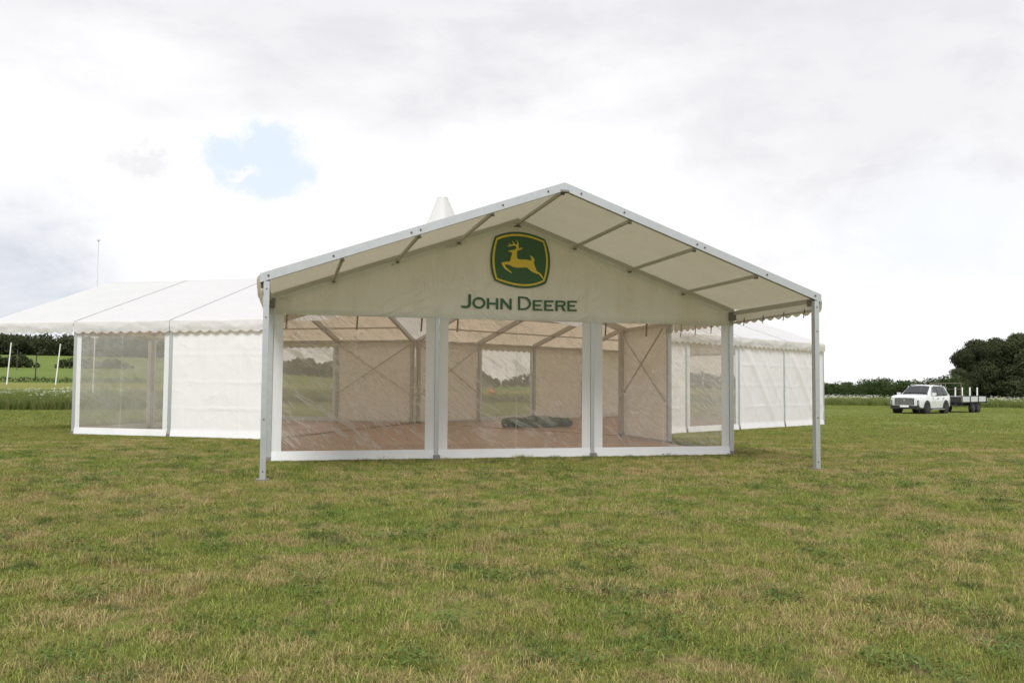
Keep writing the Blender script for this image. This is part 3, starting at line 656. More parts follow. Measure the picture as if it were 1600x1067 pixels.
# low far hedge seen through the tents and behind them
def hedge(az0, az1, d, h, label, seed, n):
    r = random.Random(seed); cs, rs = [], []; m = max(6, int(abs(az1-az0)*math.radians(1)*d/(h*.55)))
    p0 = polar((az0+az1)/2, d)
    for i in range(m+1):
        a = az0+(az1-az0)*i/m; p = polar(a, d+r.uniform(-1, 1))-p0; e = min(1, .45+1.6*math.sin(PI*i/m))
        hh = h*e*r.uniform(.7, 1.1); cs.append((p.x, p.y, p.z+hh*.5)); rs.append(hh*.52)
    V, F, R_ = leaves(cs, rs, n, h*.11, 1, seed, -50); o = thing('hedge', label, 'hedge', p0); link('foliage', np_mesh('foliage', V, F, LEAF_DARK, R_), o); return o
hedge(-18.5, -14.6, 318, 4.2, 'dark clump of hedge on the far green slope behind the two white poles', 31, 2600)
hedge(-13.6, -9.5, 318, 3.4, 'dark clump of hedge on the far green slope against the left tent corner', 32, 2400)
hedge(-17.2, -8, 131, .75, 'low straggling hedge between the pale crop and the green slope', 33, 3000)
hedge(-3.5, 14, 300, 6.0, 'long dark treeline seen through the clear windows of the marquee', 34, 9000)
hedge(14, 34, 330, 6.0, 'far treeline hidden behind the right marquee wing', 35, 7000)
# far wood on top of the hill, one mass
r = random.Random(5); cs, rs = [], []
p0 = polar(-14, 470)
for i in range(420):
    a = -25+r.random()*20; d = 462+r.random()**1.5*60; p = polar(a, d)-p0; h = r.uniform(7, 10.5)*(1-.55*sm(-8.5, -5, a)); 
    cs.append((p.x, p.y, p.z+h*.62)); rs.append(h*.42); cs.append((p.x+r.uniform(-2, 2), p.y, p.z+h*.25)); rs.append(h*.34)
V, F, R_ = leaves(cs, rs, 70000, .75, 1, 6, -50); o = link('hill_wood', np_mesh('hill_wood', V, F, LEAF_DARK, R_)); o.location = p0
tag(o, 'dark belt of woodland along the top of the far hill', 'wood', kind='stuff')

# ------------------------------------------------------------------ poles
WHITEP = simple('white_pole_paint', (.72, .72, .70), .5, 0, .06, 3)
DARKP = simple('weathered_pole', (.07, .06, .05), .85, 0, .25, 3)
def pole(name, a, d, h, r, lean, mat, label, cat, group=None, top=None):
    p = polar(a, d); side = Vector((math.cos(math.radians(a)), -math.sin(math.radians(a)), 0))
    o = thing(name, label, cat, p, 0, group)
    MB().tube((0, 0, -.1), side*lean+Vector((0, 0, h)), r, r*.85, 10).build('shaft', mat, o)
    if top: mb = MB(); mb.box(side*lean+Vector((0, 0, h-.04)), top); mb.build('finial', mat, o)
    return o
pole('marker_pole', -16.1, 112, 4.75, .07, .30, WHITEP, 'left of two leaning white poles at the edge of the pale crop', 'pole', 'white marker poles')
pole('marker_pole', -13.62, 112, 4.75, .07, .38, WHITEP, 'right of two leaning white poles, nearer the tent corner', 'pole', 'white marker poles')
pole('utility_pole', -14.68, 152, 3.9, .11, .1, DARKP, 'dark wooden post on the green slope between the white poles', 'post')
pole('utility_pole', -15.62, 300, 6.2, .13, .0, DARKP, 'faint dark post far up the green slope', 'post')
pole('mast', -11.62, 70, 11.6, .045, .05, simple('grey_mast', (.74, .75, .77), .5, .0, .1, 3), 'thin grey mast with a small cap above the left tent roof', 'mast', top=(.22, .22, .10))

# ------------------------------------------------------------------ car
PAINT = simple('white_car_paint', (.66, .67, .68), .25, 0, .02, 3, coat=.8)
GLASS, t = material('car_glass')
pg = t.node('ShaderNodeBsdfPrincipled'); pg.inputs['Base Color'].default_value = (.05, .058, .062, 1); pg.inputs['Roughness'].default_value = .06; pg.inputs['IOR'].default_value = 2.0
tp = t.node('ShaderNodeBsdfTransparent'); tp.inputs[0].default_value = (.55, .6, .6, 1); mx = t.node('ShaderNodeMixShader'); mx.inputs[0].default_value = .5
t.l.new(tp.outputs[0], mx.inputs[1]); t.l.new(pg.outputs[0], mx.inputs[2]); t.l.new(mx.outputs[0], t.o.inputs[0])
BLACK = simple('black_plastic', (.018, .018, .019), .55, 0, .1, 8)
RUBBER = simple('tyre_rubber', (.012, .0115, .011), .9, 0, .2, 12)
CHROME = simple('chrome', (.55, .56, .57), .25, .9, .05, 6)
LAMP = simple('headlamp_glass', (.50, .54, .60), .15, .1, .1, 9, coat=1)
PLATE = simple('number_plate', (.75, .76, .74), .4, 0, .03, 8)
RIM = simple('alloy_rim', (.05, .05, .055), .45, .5, .1, 8)
view_az = 39.95
cp = polar(view_az, 60)
car = thing('car', 'white sport utility vehicle with dark grille towing a flatbed trailer across the grass', 'car', cp, 0)
toc = (Vector((CX, CY, 0))-Vector((cp.x, cp.y, 0))).normalized()
ang = math.atan2(toc.y, toc.x)+math.radians(-22)       # heading: nose towards the camera, swung to the left of the picture
car.rotation_euler = (0, 0, ang-PI/2)
# local: +y forward, x lateral, origin under the middle of the car
st = [  # y, half width, sill z, belt z, shoulder z, roof half width, roof z
 (2.42, .74, .50, .74, .98, .70, 1.03), (2.34, .88, .42, .76, 1.04, .80, 1.10), (2.05, .95, .36, .78, 1.09, .84, 1.165), (1.5, .97, .34, .79, 1.12, .84, 1.205), (1.05, .975, .33, .79, 1.13, .82, 1.225),
 (.95, .975, .33, .79, 1.13, .80, 1.25), (.15, .975, .33, .79, 1.11, .66, 1.74), (-.3, .975, .33, .80, 1.12, .65, 1.80), (-1.1, .975, .33, .81, 1.13, .65, 1.80), (-1.85, .965, .34, .82, 1.15, .63, 1.77), (-2.2, .94, .38, .84, 1.17, .60, 1.70), (-2.38, .88, .42, .86, 1.17, .74, 1.25), (-2.44, .82, .46, .84, 1.0, .72, 1.05)]
def ring(s):
    y, w_, z0, zb, zs, wr, zr = s
    return [(0, y, z0-.02), (w_*.82, y, z0-.02), (w_*.97, y, z0+.06), (w_, y, zb), (w_*.985, y, (zb+zs)/2), (w_*.95, y, zs), (wr+.02, y, zr-.07 if zr-zs > .2 else zs+(zr-zs)*.6), (wr-.06, y, zr-.015 if zr-zs > .2 else zr-.01), (wr*.5, y, zr+.015), (0, y, zr+.022)]
mb = MB(); R0 = [ring(s) for s in st]; nr = len(R0[0])
for sx in (1, -1):
    vs = [(p[0]*sx, p[1], p[2]) for rg in R0 for p in rg]
    fs = [(i*nr+j, i*nr+j+1, (i+1)*nr+j+1, (i+1)*nr+j) for i in range(len(st)-1) for j in range(nr-1) if not (j == 5 and 6 <= i <= 8) and not (j in (7, 8) and i == 5)]     # side window and windscreen openings
    fs.append(tuple(range(nr))); fs.append(tuple(range((len(st)-1)*nr, len(st)*nr)))
    if sx < 0: fs = [f[::-1] for f in fs]
    mb.add(vs, fs)
me = mb.mesh('body', PAINT, False); bm = bmesh.new(); bm.from_mesh(me); bmesh.ops.remove_doubles(bm, verts=bm.verts, dist=.002); bmesh.ops.recalc_face_normals(bm, faces=bm.faces)
# open the window areas of the glasshouse
bm.to_mesh(me); bm.free()
me.polygons.foreach_set('use_smooth', [True]*len(me.polygons))
try: me.set_sharp_from_angle(angle=math.radians(32))
except Exception: pass
body = link('body', me, car)
def quadpatch(name, pts, mat, parent=car, off=None, n=6, thick=.006):
    """slightly curved pane through four corners, pushed out along its normal"""
    a, b, c, d = [Vector(p) for p in pts]; nn = (b-a).cross(d-a).normalized(); off_ = nn*(off or .012)
    mb = MB(); fn = lambda u, v: tuple(a*(1-u)*(1-v)+b*u*(1-v)+c*u*v+d*(1-u)*v+off_+nn*.012*math.sin(PI*u)*math.sin(PI*v))
    mb.grid(fn, n, n); return mb.build(name, mat, parent, True)
quadpatch('windscreen', [(.78, .88, 1.29), (-.78, .88, 1.29), (-.64, .20, 1.715), (.64, .20, 1.715)], GLASS, off=.022)
for sx in (1, -1):
    o_ = lambda p: [(q[0]*sx, q[1], q[2]) for q in (p if sx > 0 else p[::-1])]
    quadpatch('side_window', o_([(.935, -.28, 1.16), (.93, .74, 1.18), (.69, .12, 1.68), (.68, -.28, 1.72)]), GLASS, off=.02)
    quadpatch('side_window', o_([(.935, -1.14, 1.17), (.935, -.34, 1.16), (.68, -.34, 1.72), (.68, -1.14, 1.72)]), GLASS, off=.02)
    quadpatch('side_window', o_([(.92, -1.98, 1.20), (.935, -1.21, 1.18), (.68, -1.21, 1.71), (.66, -1.84, 1.68)]), GLASS, off=.02)
    mb = MB(); mb.box((sx*1.08, .66, 1.25), (.2, .12, .16)); mb.bar((sx*.93, .66, 1.17), (sx*1.04, .66, 1.21), .05, .04); mb.build('wing_mirror', PAINT, car)
    for y in (-.16, -1.02):
        mb = MB(); mb.box((sx*.985, y, .97), (.03, .2, .035)); mb.build('door_handle', BLACK, car)
    mb = MB(); mb.bar((sx*.60, .05, 1.83), (sx*.60, -1.75, 1.84), .035, .03)
    for y in (.0, -.85, -1.7): mb.box((sx*.60, y, 1.80), (.035, .07, .05))
    mb.build('roof_rail', CHROME, car)
    quadpatch('headlight', [(sx*.91, 2.20, .93), (sx*.56, 2.44, .92), (sx*.56, 2.42, 1.03), (sx*.86, 2.20, 1.07)][::sx], LAMP, off=.02)
    mb = MB(); mb.box((sx*.80, 2.385, .72), (.10, .08, .30)); mb.build('fog_lamp', BLACK, car)
    mb = MB(); mb.box((sx*.82, 2.43, .72), (.035, .03, .24)); mb.build('running_light', LAMP, car)
    mb = MB(); mb.bar((sx*.99, .95, .30), (sx*.99, -.95, .30), .16, .05); mb.build('side_step', CHROME, car)
    for y in (1.45, -1.42):
        mb = MB(); mb.tube((sx*.70, y, .42), (sx*.985, y, .42), .455, n=28); mb.build('wheel_arch', BLACK, car)
        wl = bpy.data.objects.new('wheel', None); C.objects.link(wl); wl.parent = car; wl.location = (sx*.87, y, .36)
        mb = MB(); mb.tube((-.125, 0, 0), (.125, 0, 0), .365, n=28); mb.build('tyre', RUBBER, wl)
        mb = MB(); mb.tube((sx*.12, 0, 0), (sx*.135, 0, 0), .235, .22, n=24)
        for k in range(6): a = k*PI/3; mb.bar((sx*.14, 0, 0), (sx*.14, math.cos(a)*.22, math.sin(a)*.22), .05, .02, (1, 0, 0))
        mb.build('rim', RIM, wl)
mb = MB(); mb.box((0, 2.43, .80), (1.14, .06, .40)); gr_ = mb.build('grille', BLACK, car)
for k in range(6):
    mb = MB(); mb.box((0, 2.465, .64+k*.062), (1.08, .02, .024)); mb.build('grille_bar', CHROME, gr_)
mb = MB(); mb.tube((0, 2.47, .86), (0, 2.485, .86), .06, n=16); mb.build('badge', CHROME, car)
mb = MB(); mb.box((0, 2.36, .44), (1.72, .16, .20)); mb.build('bumper', BLACK, car)
mb = MB(); mb.box((0, 2.455, .50), (.52, .02, .115)); mb.build('number_plate', PLATE, car)
mb = MB(); mb.bar((.84, .98, 1.262), (-.84, .98, 1.262), .12, .016); mb.build('scuttle', BLACK, car)
mb = MB(); mb.bar((0, -2.4, .42), (0, -2.7, .42), .06, .06); mb.tube((0, -2.7, .42), (0, -2.7, .5), .03, n=10); mb.build('tow_bar', BLACK, car)

for sx in (1, -1):
    for y in (.14, -.31, -1.175, -1.86):
        MB().bar((sx*.935, y+(.0 if y < .1 else .12), 1.12), (sx*.672, y, 1.745), .07, .025, (1, 0, 0)).build('pillar', BLACK if -1.5 < y < 0 else PAINT, car)
    for y in (.0, -1.0):
        mb = MB(); mb.box((sx*.40, y-.28, .62), (.5, .5, .22)); mb.bar((sx*.40, y-.50, .70), (sx*.40, y-.62, 1.28), .46, .14, (0, 1, 0)); mb.box((sx*.40, y-.63, 1.38), (.26, .09, .18)); mb.build('car_seat', BLACK, car)
mb = MB(); mb.bar((-.86, .80, 1.08), (.86, .80, 1.08), .36, .14); mb.build('dashboard', BLACK, car)

# ------------------------------------------------------------------ trailer
TRW = simple('trailer_side_sheet', (.60, .62, .64), .45, .3, .06, 6)
TRD = simple('trailer_dark_frame', (.035, .033, .032), .7, .2, .2, 6)
tr_ = thing('trailer', 'dark flatbed trailer with pale drop sides and upright white stakes behind the white car', 'trailer')
Mc = Matrix.Translation(cp) @ Matrix.Rotation(ang-PI/2, 4, 'Z')
tr_.matrix_world = Mc @ Matrix.Translation((.0, -2.72, 0)) @ Matrix.Rotation(math.radians(-2.5), 4, 'Z')
L0, L1, TW = -1.15, -5.0, 1.0
mb = MB(); mb.bar((0, L0, .70), (0, L1, .70), 2*TW, .08); mb.build('deck', TRD, tr_)
mb = MB()
for sx in (-1, 1): mb.bar((sx*.6, L0, .56), (sx*.6, L1, .56), .10, .18); mb.bar((0, -.02, .46), (sx*.6, L0-.1, .52), .08, .08)
mb.tube((0, .05, .46), (0, -.25, .46), .06, n=10); mb.build('drawbar', TRD, tr_)
n3 = 3; seg = (L0-L1)/n3
for sx in (-1, 1):
    for k in range(n3):
        y0_, y1_ = L0-k*seg-.06, L0-(k+1)*seg+.06
        MB().bar((sx*TW, y0_, .90), (sx*TW, y1_, .90), .03, .34).build('side_panel', TRW, tr_)
    for k in range(n3+1):
        MB().bar((sx*(TW+.01), L0-k*seg, .62), (sx*(TW+.01), L0-k*seg, 1.12), .07, .07, (0, 1, 0)).build('side_post', TRD, tr_)
    MB().bar((sx*TW, L0, 1.10), (sx*TW, L1, 1.10), .045, .04).build('side_rail', TRD, tr_)
    for y in (-2.9, -3.7):
        wl = bpy.data.objects.new('wheel', None); C.objects.link(wl); wl.parent = tr_; wl.location = (sx*.92, y, .33)
        mb = MB(); mb.tube((-.1, 0, 0), (.1, 0, 0), .33, n=24); mb.build('tyre', RUBBER, wl)
        mb = MB(); mb.tube((sx*.1, 0, 0), (sx*.115, 0, 0), .19, n=20); mb.build('rim', RIM, wl)
MB().bar((-TW, L1, .90), (TW, L1, .90), .03, .34).build('tailboard', TRW, tr_)
MB().bar((-TW, L0, .90), (TW, L0, .90), .03, .34).build('front_board', TRD, tr_)
mb = MB()
for x in (-TW, 0, TW): mb.bar((x, L0+.05, .72), (x, L0+.05, 1.95), .045, .045, (0, 1, 0))
mb.bar((-TW, L0+.05, 1.95), (TW, L0+.05, 1.95), .06, .06); mb.bar((-TW, L0+.05, 1.55), (TW, L0+.05, 1.55), .03, .03); mb.build('ladder_rack', simple('rusty_rack', (.16, .13, .10), .7, .2, .3, 9), tr_)
for i, (x, y) in enumerate(((-.8, -1.7), (.75, -1.6), (-.8, -2.9), (.82, -3.0), (-.75, -4.2), (.8, -4.5))):
    p = tr_.matrix_world @ Vector((x, y, .745))
    s_o = thing('stake', ['front left', 'front right', 'middle left', 'middle right', 'rear left', 'rear right'][i]+' white stake standing upright on the trailer deck', 'stake', p, 0, 'white stakes standing on the trailer')
    MB().tube((0, 0, 0), (.02, 0, .90), .05, .046, 10).build('shaft', WHITEP, s_o); MB().tube((.02, 0, .90), (.022, 0, .93), .052, .034, 10).build('stake_cap', WHITEP, s_o)

# ------------------------------------------------------------------ people (small in the picture)
SKIN = simple('skin', (.45, .27, .20), .6, 0, .05, 8); ORANGE = simple('orange_jacket', (.75, .16, .06), .8, 0, .12, 9, .3)
NAVY = simple('dark_trousers', (.03, .033, .045), .85, 0, .15, 9, .3); HAIR = simple('dark_hair', (.03, .022, .016), .7, 0, .2, 30); SHIRT = simple('dark_top', (.05, .05, .06), .85, 0, .15, 9)
def figure(parent, verts, edges, radii, regions, name='body', mats=(SKIN,)):
    me = bpy.data.meshes.new(name); me.from_pydata(verts, edges, [])
    o = link(name, me, parent); md = o.modifiers.new('skin', 'SKIN')
    for i, r_ in enumerate(radii): me.skin_vertices[0].data[i].radius = r_ if isinstance(r_, tuple) else (r_, r_)
    me.skin_vertices[0].data[0].use_root = True
    sb = o.modifiers.new('sub', 'SUBSURF'); sb.levels = sb.render_levels = 2
    dg = bpy.context.evaluated_depsgraph_get(); ev = bpy.data.meshes.new_from_object(o.evaluated_get(dg))
    o.modifiers.clear(); o.data = ev; ev.name = name
    for m in mats: ev.materials.append(m)
    if regions:
        ev.polygons.foreach_set('material_index', [regions(p.center) for p in ev.polygons])
    ev.polygons.foreach_set('use_smooth', [True]*len(ev.polygons)); return o
def person(label, pos, rz, lean, seated, mats):
    o = thing('person', label, 'person', pos, rz)
    hip = .92 if not seated else .30
    c_l, s_l = math.cos(lean), math.sin(lean)
    T = lambda x, y, z: (x, y*c_l+z*s_l, hip+z*c_l-y*s_l)      # torso tilts forward (+y)
    v = [T(0, 0, 0), T(0, 0, .18), T(0, .02, .36), T(0, 0, .48), T(0, .02, .56), T(0, .04, .68), T(0, .04, .76)]
    e = [(0, 1), (1, 2), (2, 3), (3, 4), (4, 5), (5, 6)]; rad = [(.155, .115), (.14, .10), (.165, .11), (.12, .08), (.052, .052), (.088, .1), (.062, .07)]
    for sx in (-1, 1):
        b = len(v)
        el = T(.23*sx, .06, .20); hd = (el[0]-.05*sx, el[1]+.18, el[2]-.14) if not seated else (el[0]-.05*sx, el[1]+.25, el[2]+.06)
        v += [T(.18*sx, 0, .44), el, hd, (hd[0]-.01*sx, hd[1]+.07, hd[2]-.05)]; e += [(3, b), (b, b+1), (b+1, b+2), (b+2, b+3)]; rad += [.06, .048, .035, .03]
        b = len(v)
        if seated: v += [(.1*sx, .02, hip-.03), (.11*sx, .45, hip+.04), (.11*sx, .62, hip-.34), (.11*sx, .76, hip-.36)]
        else: v += [(.10*sx, 0, hip-.08), (.12*sx, .05+.06*sx, .48), (.13*sx, -.03+.1*sx, .08), (.135*sx, .14+.1*sx, .035)]
        e += [(0, b), (b, b+1), (b+1, b+2), (b+2, b+3)]; rad += [.095, .07, .048, .035]
    def reg(c_):
        hz = Vector(c_)-Vector((0, 0, hip)); t_ = hz.y*s_l+hz.z*c_l
        if t_ > .53: return 0
        if t_ > .0 and c_.z > .3: return 1
        return 2
    figure(o, v, e, rad, reg, mats=mats)
    hc = Vector(T(0, .02, .74)); mb = MB()
    def hf(u, w_):
        th, ph = u*2*PI, w_*PI*.56; return tuple(hc+Vector((math.sin(ph)*math.cos(th)*.098, math.sin(ph)*math.sin(th)*.115-.012, math.cos(ph)*.098)))
    mb.grid(hf, 16, 8); mb.build('hair', HAIR, o, True)
    return o
pp = polar(13.25, 69); person('person in an orange jacket bending over on the far grass, seen through the middle window', pp, math.radians(60), math.radians(48), False, (SKIN, ORANGE, NAVY))
dp = Mc @ Vector((-.40, -.28, .46)); person('person with dark hair sitting behind the side window of the white car', dp, ang-PI/2, -.15, True, (SKIN, SHIRT, NAVY))

# ------------------------------------------------------------------ folded green tarpaulin on the floor
TARP = simple('green_tarpaulin', (.022, .062, .036), .5, 0, .3, 5, .4)
tp_o = thing('tarpaulin_bundle', 'folded dark green tarpaulin bundle lying on the wooden floor inside', 'tarpaulin', (3.75, 14.75, .05), .12)
def lump(name, c_, L, rr, seed, rot=0):
    def fn(u, v):
        th = u*2*PI; t_ = v*2-1; prof = (1-abs(t_)**4.5)**.5
        r_ = rr*prof*(1+.22*noise.noise(Vector((math.cos(th)*1.3, math.sin(th)*1.3, t_*2.2+seed)))+.12*noise.noise(Vector((math.cos(th)*3, math.sin(th)*3, t_*7+seed))))
        x = t_*L/2; y = math.cos(th)*r_*1.25; z = max(0, rr*.8+math.sin(th)*r_)
        return (c_[0]+x*math.cos(rot)-y*math.sin(rot), c_[1]+x*math.sin(rot)+y*math.cos(rot), c_[2]+z)
    mb = MB(); mb.grid(fn, 28, 34); return mb.build(name, TARP, tp_o, True)
lump('fold', (-.62, 0, 0), 1.35, .18, 1, .05); lump('fold', (.15, .08, .01), 1.3, .2, 5, -.08); lump('fold', (.85, -.05, 0), 1.15, .175, 9, .12); lump('fold', (-.1, -.35, 0), 1.6, .11, 12, .03)

# ------------------------------------------------------------------ grass, straw and weeds (real blades, instanced)
def blade_mat(name, mixcol, amt, var):
    m, t = material(name)
    gn = t.node('ShaderNodeGroup'); gn.node_tree = TURF
    at = t.node('ShaderNodeAttribute', attribute_name='rnd'); r_ = at.outputs['Fac']
    c = t.mix(amt, gn.outputs[0], mixcol)
    c = t.mix(t.math('MULTIPLY', t.ramp(r_, .68, .95), .55), c, (.36, .285, .14))
    h = t.node('ShaderNodeHueSaturation'); t.l.new(c, h.inputs['Color']); t.l.new(t.math('MULTIPLY_ADD', t.math('FRACT', t.math('MULTIPLY', r_, 7.3)), var, 1.22-var/2), h.inputs['Value'])
    d = t.node('ShaderNodeBsdfDiffuse'); t.l.new(h.outputs[0], d.inputs[0]); tl = t.node('ShaderNodeBsdfTranslucent'); t.l.new(h.outputs[0], tl.inputs[0])
    mx = t.node('ShaderNodeMixShader'); mx.inputs[0].default_value = .3; t.l.new(d.outputs[0], mx.inputs[1]); t.l.new(tl.outputs[0], mx.inputs[2]); t.l.new(mx.outputs[0], t.o.inputs[0]); return m
BL_TURF = blade_mat('grass_blades', (.20, .235, .06), .10, 1.0)
BL_DRY = blade_mat('dry_blades', (.40, .31, .16), .75, .6)
BL_WEED = blade_mat('weed_leaves', (.062, .115, .036), .75, .6)
BL_TALL = blade_mat('meadow_blades', (.12, .165, .05), .75, .6)
def blades(n, ext, h0, h1, wd, lean, seed, mat, name, round_=False):
    r = np.random.default_rng(seed)
    if round_: rr = ext*np.sqrt(r.random(n)); th = r.random(n)*2*PI; x, y = rr*np.cos(th), rr*np.sin(th)
    else: x, y = r.uniform(-ext, ext, n), r.uniform(-ext, ext, n)
    h = r.uniform(h0, h1, n)*r.uniform(.6, 1.1, n); a = r.random(n)*2*PI; ln = h*r.uniform(.15, lean, n); b = a+r.normal(0, .9, n)+PI/2
    wv = wd*r.uniform(.6, 1.3, n); dx, dy = np.cos(b)*wv/2, np.sin(b)*wv/2; lx, ly = np.cos(a)*ln, np.sin(a)*ln
    z = np.zeros(n)
    V = np.stack([np.stack([x-dx, y-dy, z-.01], 1), np.stack([x+dx, y+dy, z-.01], 1), np.stack([x+lx*.4+dx*.8, y+ly*.4+dy*.8, h*.62], 1), np.stack([x+lx*.4-dx*.8, y+ly*.4-dy*.8, h*.62], 1), np.stack([x+lx, y+ly, h*np.maximum(.3, 1-(ln/h)**2*.3)], 1)], 1).reshape(-1, 3)
    i = np.arange(n)*5; F = np.concatenate([np.stack([i, i+1, i+2], 1), np.stack([i, i+2, i+3], 1), np.stack([i+3, i+2, i+4], 1)])
    return np_mesh(name, V, F, mat, np.repeat(r.random(n), 5))
def rosette(n, ext, seed, name):
    r = np.random.default_rng(seed); V = []; F = []; R_ = []
    for k in range(n):
        a = r.random()*2*PI; q = ext*math.sqrt(r.random()); c_ = np.array([math.cos(a)*q, math.sin(a)*q, r.uniform(.012, .05)]); s = r.uniform(.005, .011); t1 = r.random()*2*PI
        nrm = np.array([r.normal(0, .35), r.normal(0, .35), 1]); nrm /= np.linalg.norm(nrm); u = np.cross(nrm, [math.cos(t1), math.sin(t1), 0]); u /= np.linalg.norm(u); w_ = np.cross(nrm, u)
        b = len(V); V += [c_-u*s*1.5, c_-w_*s*.7, c_+u*s*1.5, c_+w_*s*.7]; F.append([b, b+1, b+2, b+3]); R_ += [r.random()*.6]*4
    return np_mesh(name, np.array(V), np.array(F), BL_WEED, np.array(R_))
def scatter(name, protos, P, rot, scl, idx, label, cat):
    col = bpy.data.collections.new(name+'_patches')
    for i, me in enumerate(protos):
        o = bpy.data.objects.new(f'{name}_{chr(97+i)}', me); col.objects.link(o)
    me = bpy.data.meshes.new(name); me.vertices.add(len(P)); me.vertices.foreach_set('co', np.asarray(P, np.float32).ravel())
    for nm, ty, val in (('rz', 'FLOAT', rot), ('scl', 'FLOAT', scl)):
        a = me.attributes.new(nm, ty, 'POINT'); a.data.foreach_set('value', np.asarray(val, np.float32))
    a = me.attributes.new('idx', 'INT', 'POINT'); a.data.foreach_set('value', np.asarray(idx, np.int32))
    o = link(name, me); tag(o, label, cat, kind='stuff')
    ng = bpy.data.node_groups.new(name, 'GeometryNodeTree'); ng.interface.new_socket('Geometry', in_out='INPUT', socket_type='NodeSocketGeometry'); ng.interface.new_socket('Geometry', in_out='OUTPUT', socket_type='NodeSocketGeometry')
    N = ng.nodes; L = ng.links; gi = N.new('NodeGroupInput'); go = N.new('NodeGroupOutput'); ip = N.new('GeometryNodeInstanceOnPoints')
    ci = N.new('GeometryNodeCollectionInfo'); ci.inputs['Collection'].default_value = col; ci.inputs['Separate Children'].default_value = True; ci.inputs['Reset Children'].default_value = True
    def named(nm, ty): q = N.new('GeometryNodeInputNamedAttribute'); q.data_type = ty; q.inputs[0].default_value = nm; return q.outputs[0]
    cx = N.new('ShaderNodeCombineXYZ'); L.new(named('rz', 'FLOAT'), cx.inputs[2]); e2r = N.new('FunctionNodeEulerToRotation'); L.new(cx.outputs[0], e2r.inputs[0])
    L.new(gi.outputs[0], ip.inputs['Points']); L.new(ci.outputs[0], ip.inputs['Instance']); ip.inputs['Pick Instance'].default_value = True
    L.new(named('idx', 'INT'), ip.inputs['Instance Index']); L.new(e2r.outputs[0], ip.inputs['Rotation']); L.new(named('scl', 'FLOAT'), ip.inputs['Scale']); L.new(ip.outputs[0], go.inputs[0])
    o.modifiers.new('scatter', 'NODES').node_group = ng
    return o
def indoors(x, y, m=.0):
    if math.hypot(abs(x)-HW+.07, y+.1) < .2+max(0, m)*.5: return True      # round the two porch posts
    if abs(x) < HW-.05+m and B+.02-m < y < Y0+.2: return True
    if y > Y0 and y < APX and abs(x) < (APX-y)/math.tan(PI/3)+m: return True
    return False
def ring_points(r0, r1, dens, a0=-24, a1=52.5, margin=0):
    n = int(.5*(r1*r1-r0*r0)*math.radians(a1-a0)*dens); d = np.sqrt(rng.uniform(r0*r0, r1*r1, n)); a = rng.uniform(a0, a1, n); P = []
    for dd, aa in zip(d, a):
        if dd > mown_edge(aa)-.3: continue
        p = polar(aa, dd)
        if not indoors(p.x, p.y, margin): P.append(p)
    return P
def put(name, protos, P, s0, s1, label):
    n = len(P); scatter(name, protos, P, rng.uniform(0, 2*PI, n), rng.uniform(s0, s1, n), rng.integers(0, len(protos), n), label, 'grass')
near = [blades(380, .20, .016, .052, .0036, 1.8, 40+i, BL_TURF, 'turf_patch') for i in range(4)]
mid = [blades(420, .36, .025, .055, .006, 1.3, 50+i, BL_TURF, 'turf_patch') for i in range(3)]
far = [blades(420, .80, .03, .06, .013, 1.2, 60+i, BL_TURF, 'turf_patch') for i in range(3)]
put('near_grass', near, ring_points(3.2, 13.5, 23, -32, 60, margin=.16)+ring_points(.4, 3.2, 14, -180, 180)+ring_points(3.2, 8, 10, 60, 328), .75, 1.5, 'short mown grass in the foreground')
put('middle_grass', mid, ring_points(13.5, 33, 7, margin=.1), .8, 1.25, 'short mown grass round the marquee')
put('far_grass', far, ring_points(33, 86, 1.1, -20, 48, margin=-.4), .8, 1.3, 'short mown grass in the far part of the field')
# dry straw tufts and dark clover, in drifts
dryp = [blades(70, .09, .03, .075, .0034, 2.2, 70+i, BL_DRY, 'dry_tuft', True) for i in range(3)]
weedp = [rosette(34, .10, 80+i, 'clover_patch') for i in range(3)]
tallp = [blades(90, .10, .05, .11, .004, 1.2, 90+i, BL_TURF, 'rank_tuft', True) for i in range(3)]
def drifts(r0, r1, dens, k, sig):
    P = []
    for c0 in ring_points(r0, r1, dens):
        s = sig*random.uniform(.5, 1.5)
        for j in range(int(k*random.uniform(.4, 1.6))):
            x, y = c0.x+random.gauss(0, s*1.4), c0.y+random.gauss(0, s)
            if not indoors(x, y, .1) and math.hypot(x-CX, y-CY) > 3: P.append(Vector((x, y, ground(x, y))))
    return P
put('straw', dryp, drifts(3.4, 24, 1.0, 9, .22), .7, 1.5, 'dry straw-coloured tufts scattered through the lawn')
put('clover', weedp, drifts(3.4, 22, 1.5, 4, .10), .8, 1.7, 'dark green clover patches in the lawn')
put('rank_grass', tallp, drifts(3.4, 20, .35, 6, .14), .7, 1.4, 'longer green tufts standing out of the mown grass')
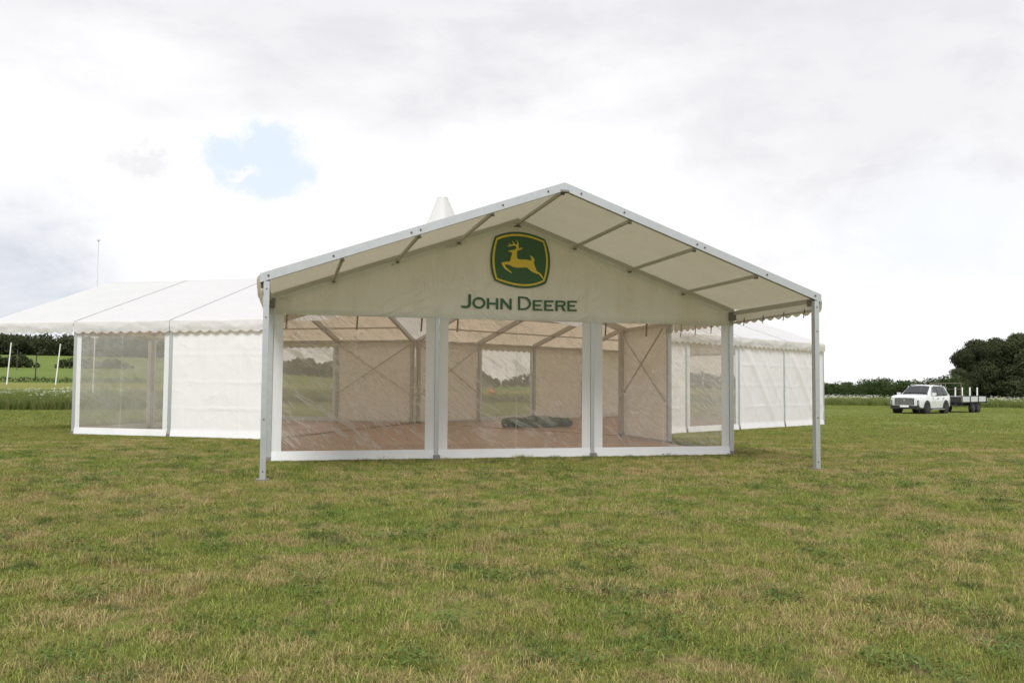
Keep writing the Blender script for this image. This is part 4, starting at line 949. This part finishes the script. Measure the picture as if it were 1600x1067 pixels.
# grass left long against the tent skirts
sk = []
for i in range(900):
    sk.append(Vector((random.uniform(-5.1, 5.1), B-.10-abs(random.gauss(0, .05)), 0)))
for i in range(900):
    q = random.random()*2.1*B; o_ = -.05-abs(random.gauss(0, .06)); sk.append(Vector((-5-q*math.cos(PI/6)+.5*o_, Y0+q*.5+o_*.87, 0)))
    q = random.random()*4*B; sk.append(Vector((5+q*math.cos(PI/6)-.5*o_, Y0+q*.5+o_*.87, 0)))
put('skirt_grass', tallp, sk, .22, .55, 'uncut grass along the foot of the marquee walls')
# rough meadow edge with white umbels
umb = []
MW = simple('white_umbels', (.58, .58, .50), .8, 0, .08, 9)
def umbel(seed):
    r = random.Random(seed); mb = MB()
    for k in range(9):
        x, y, h = r.uniform(-.5, .5), r.uniform(-.5, .5), r.uniform(.35, .9)
        for j in range(5):
            a = r.random()*6.28; q = r.uniform(0, .07); c0 = (x+math.cos(a)*q, y+math.sin(a)*q, h-q*.3); s = r.uniform(.012, .026)
            mb.add([(c0[0]-s, c0[1]-s, c0[2]), (c0[0]+s, c0[1]-s, c0[2]+.01), (c0[0]+s, c0[1]+s, c0[2]), (c0[0]-s, c0[1]+s, c0[2]+.012), (c0[0], c0[1], c0[2]+s*.9)], [(0, 1, 4), (1, 2, 4), (2, 3, 4), (3, 0, 4)])
    return mb.mesh('umbels', MW)
rough = [blades(420, .6, .45, .95, .02, .5, 100+i, BL_TALL, 'rough_patch') for i in range(3)]
umbs = [umbel(110+i) for i in range(3)]
MP, UP, UI = [], [], []
for i in range(5200):
    a = random.uniform(-21, 50); e = mown_edge(a); d = e*(1+.16*random.random()**1.2); p = polar(a, d)
    if -2 < a < 33 and random.random() < .6: continue
    MP.append(p)
put('rough_grass', rough, MP, .55, 1.0, 'tall rough grass along the far edge of the mown field')
UP = [polar(a_, mown_edge(a_)*(1+f_)) for a_, f_ in ((random.uniform(-21, -9), -.0+.30*random.random()) for _ in range(70))]
UP += [polar(a_, mown_edge(a_)*(1+f_)) for a_, f_ in ((random.uniform(33, 50), .01+.12*random.random()) for _ in range(420))]
scatter('cow_parsley', umbs, UP, rng.uniform(0, 6.28, len(UP)), rng.uniform(.8, 1.15, len(UP)), rng.integers(0, 3, len(UP)), 'white flowering cow parsley along the field edge', 'flowers')
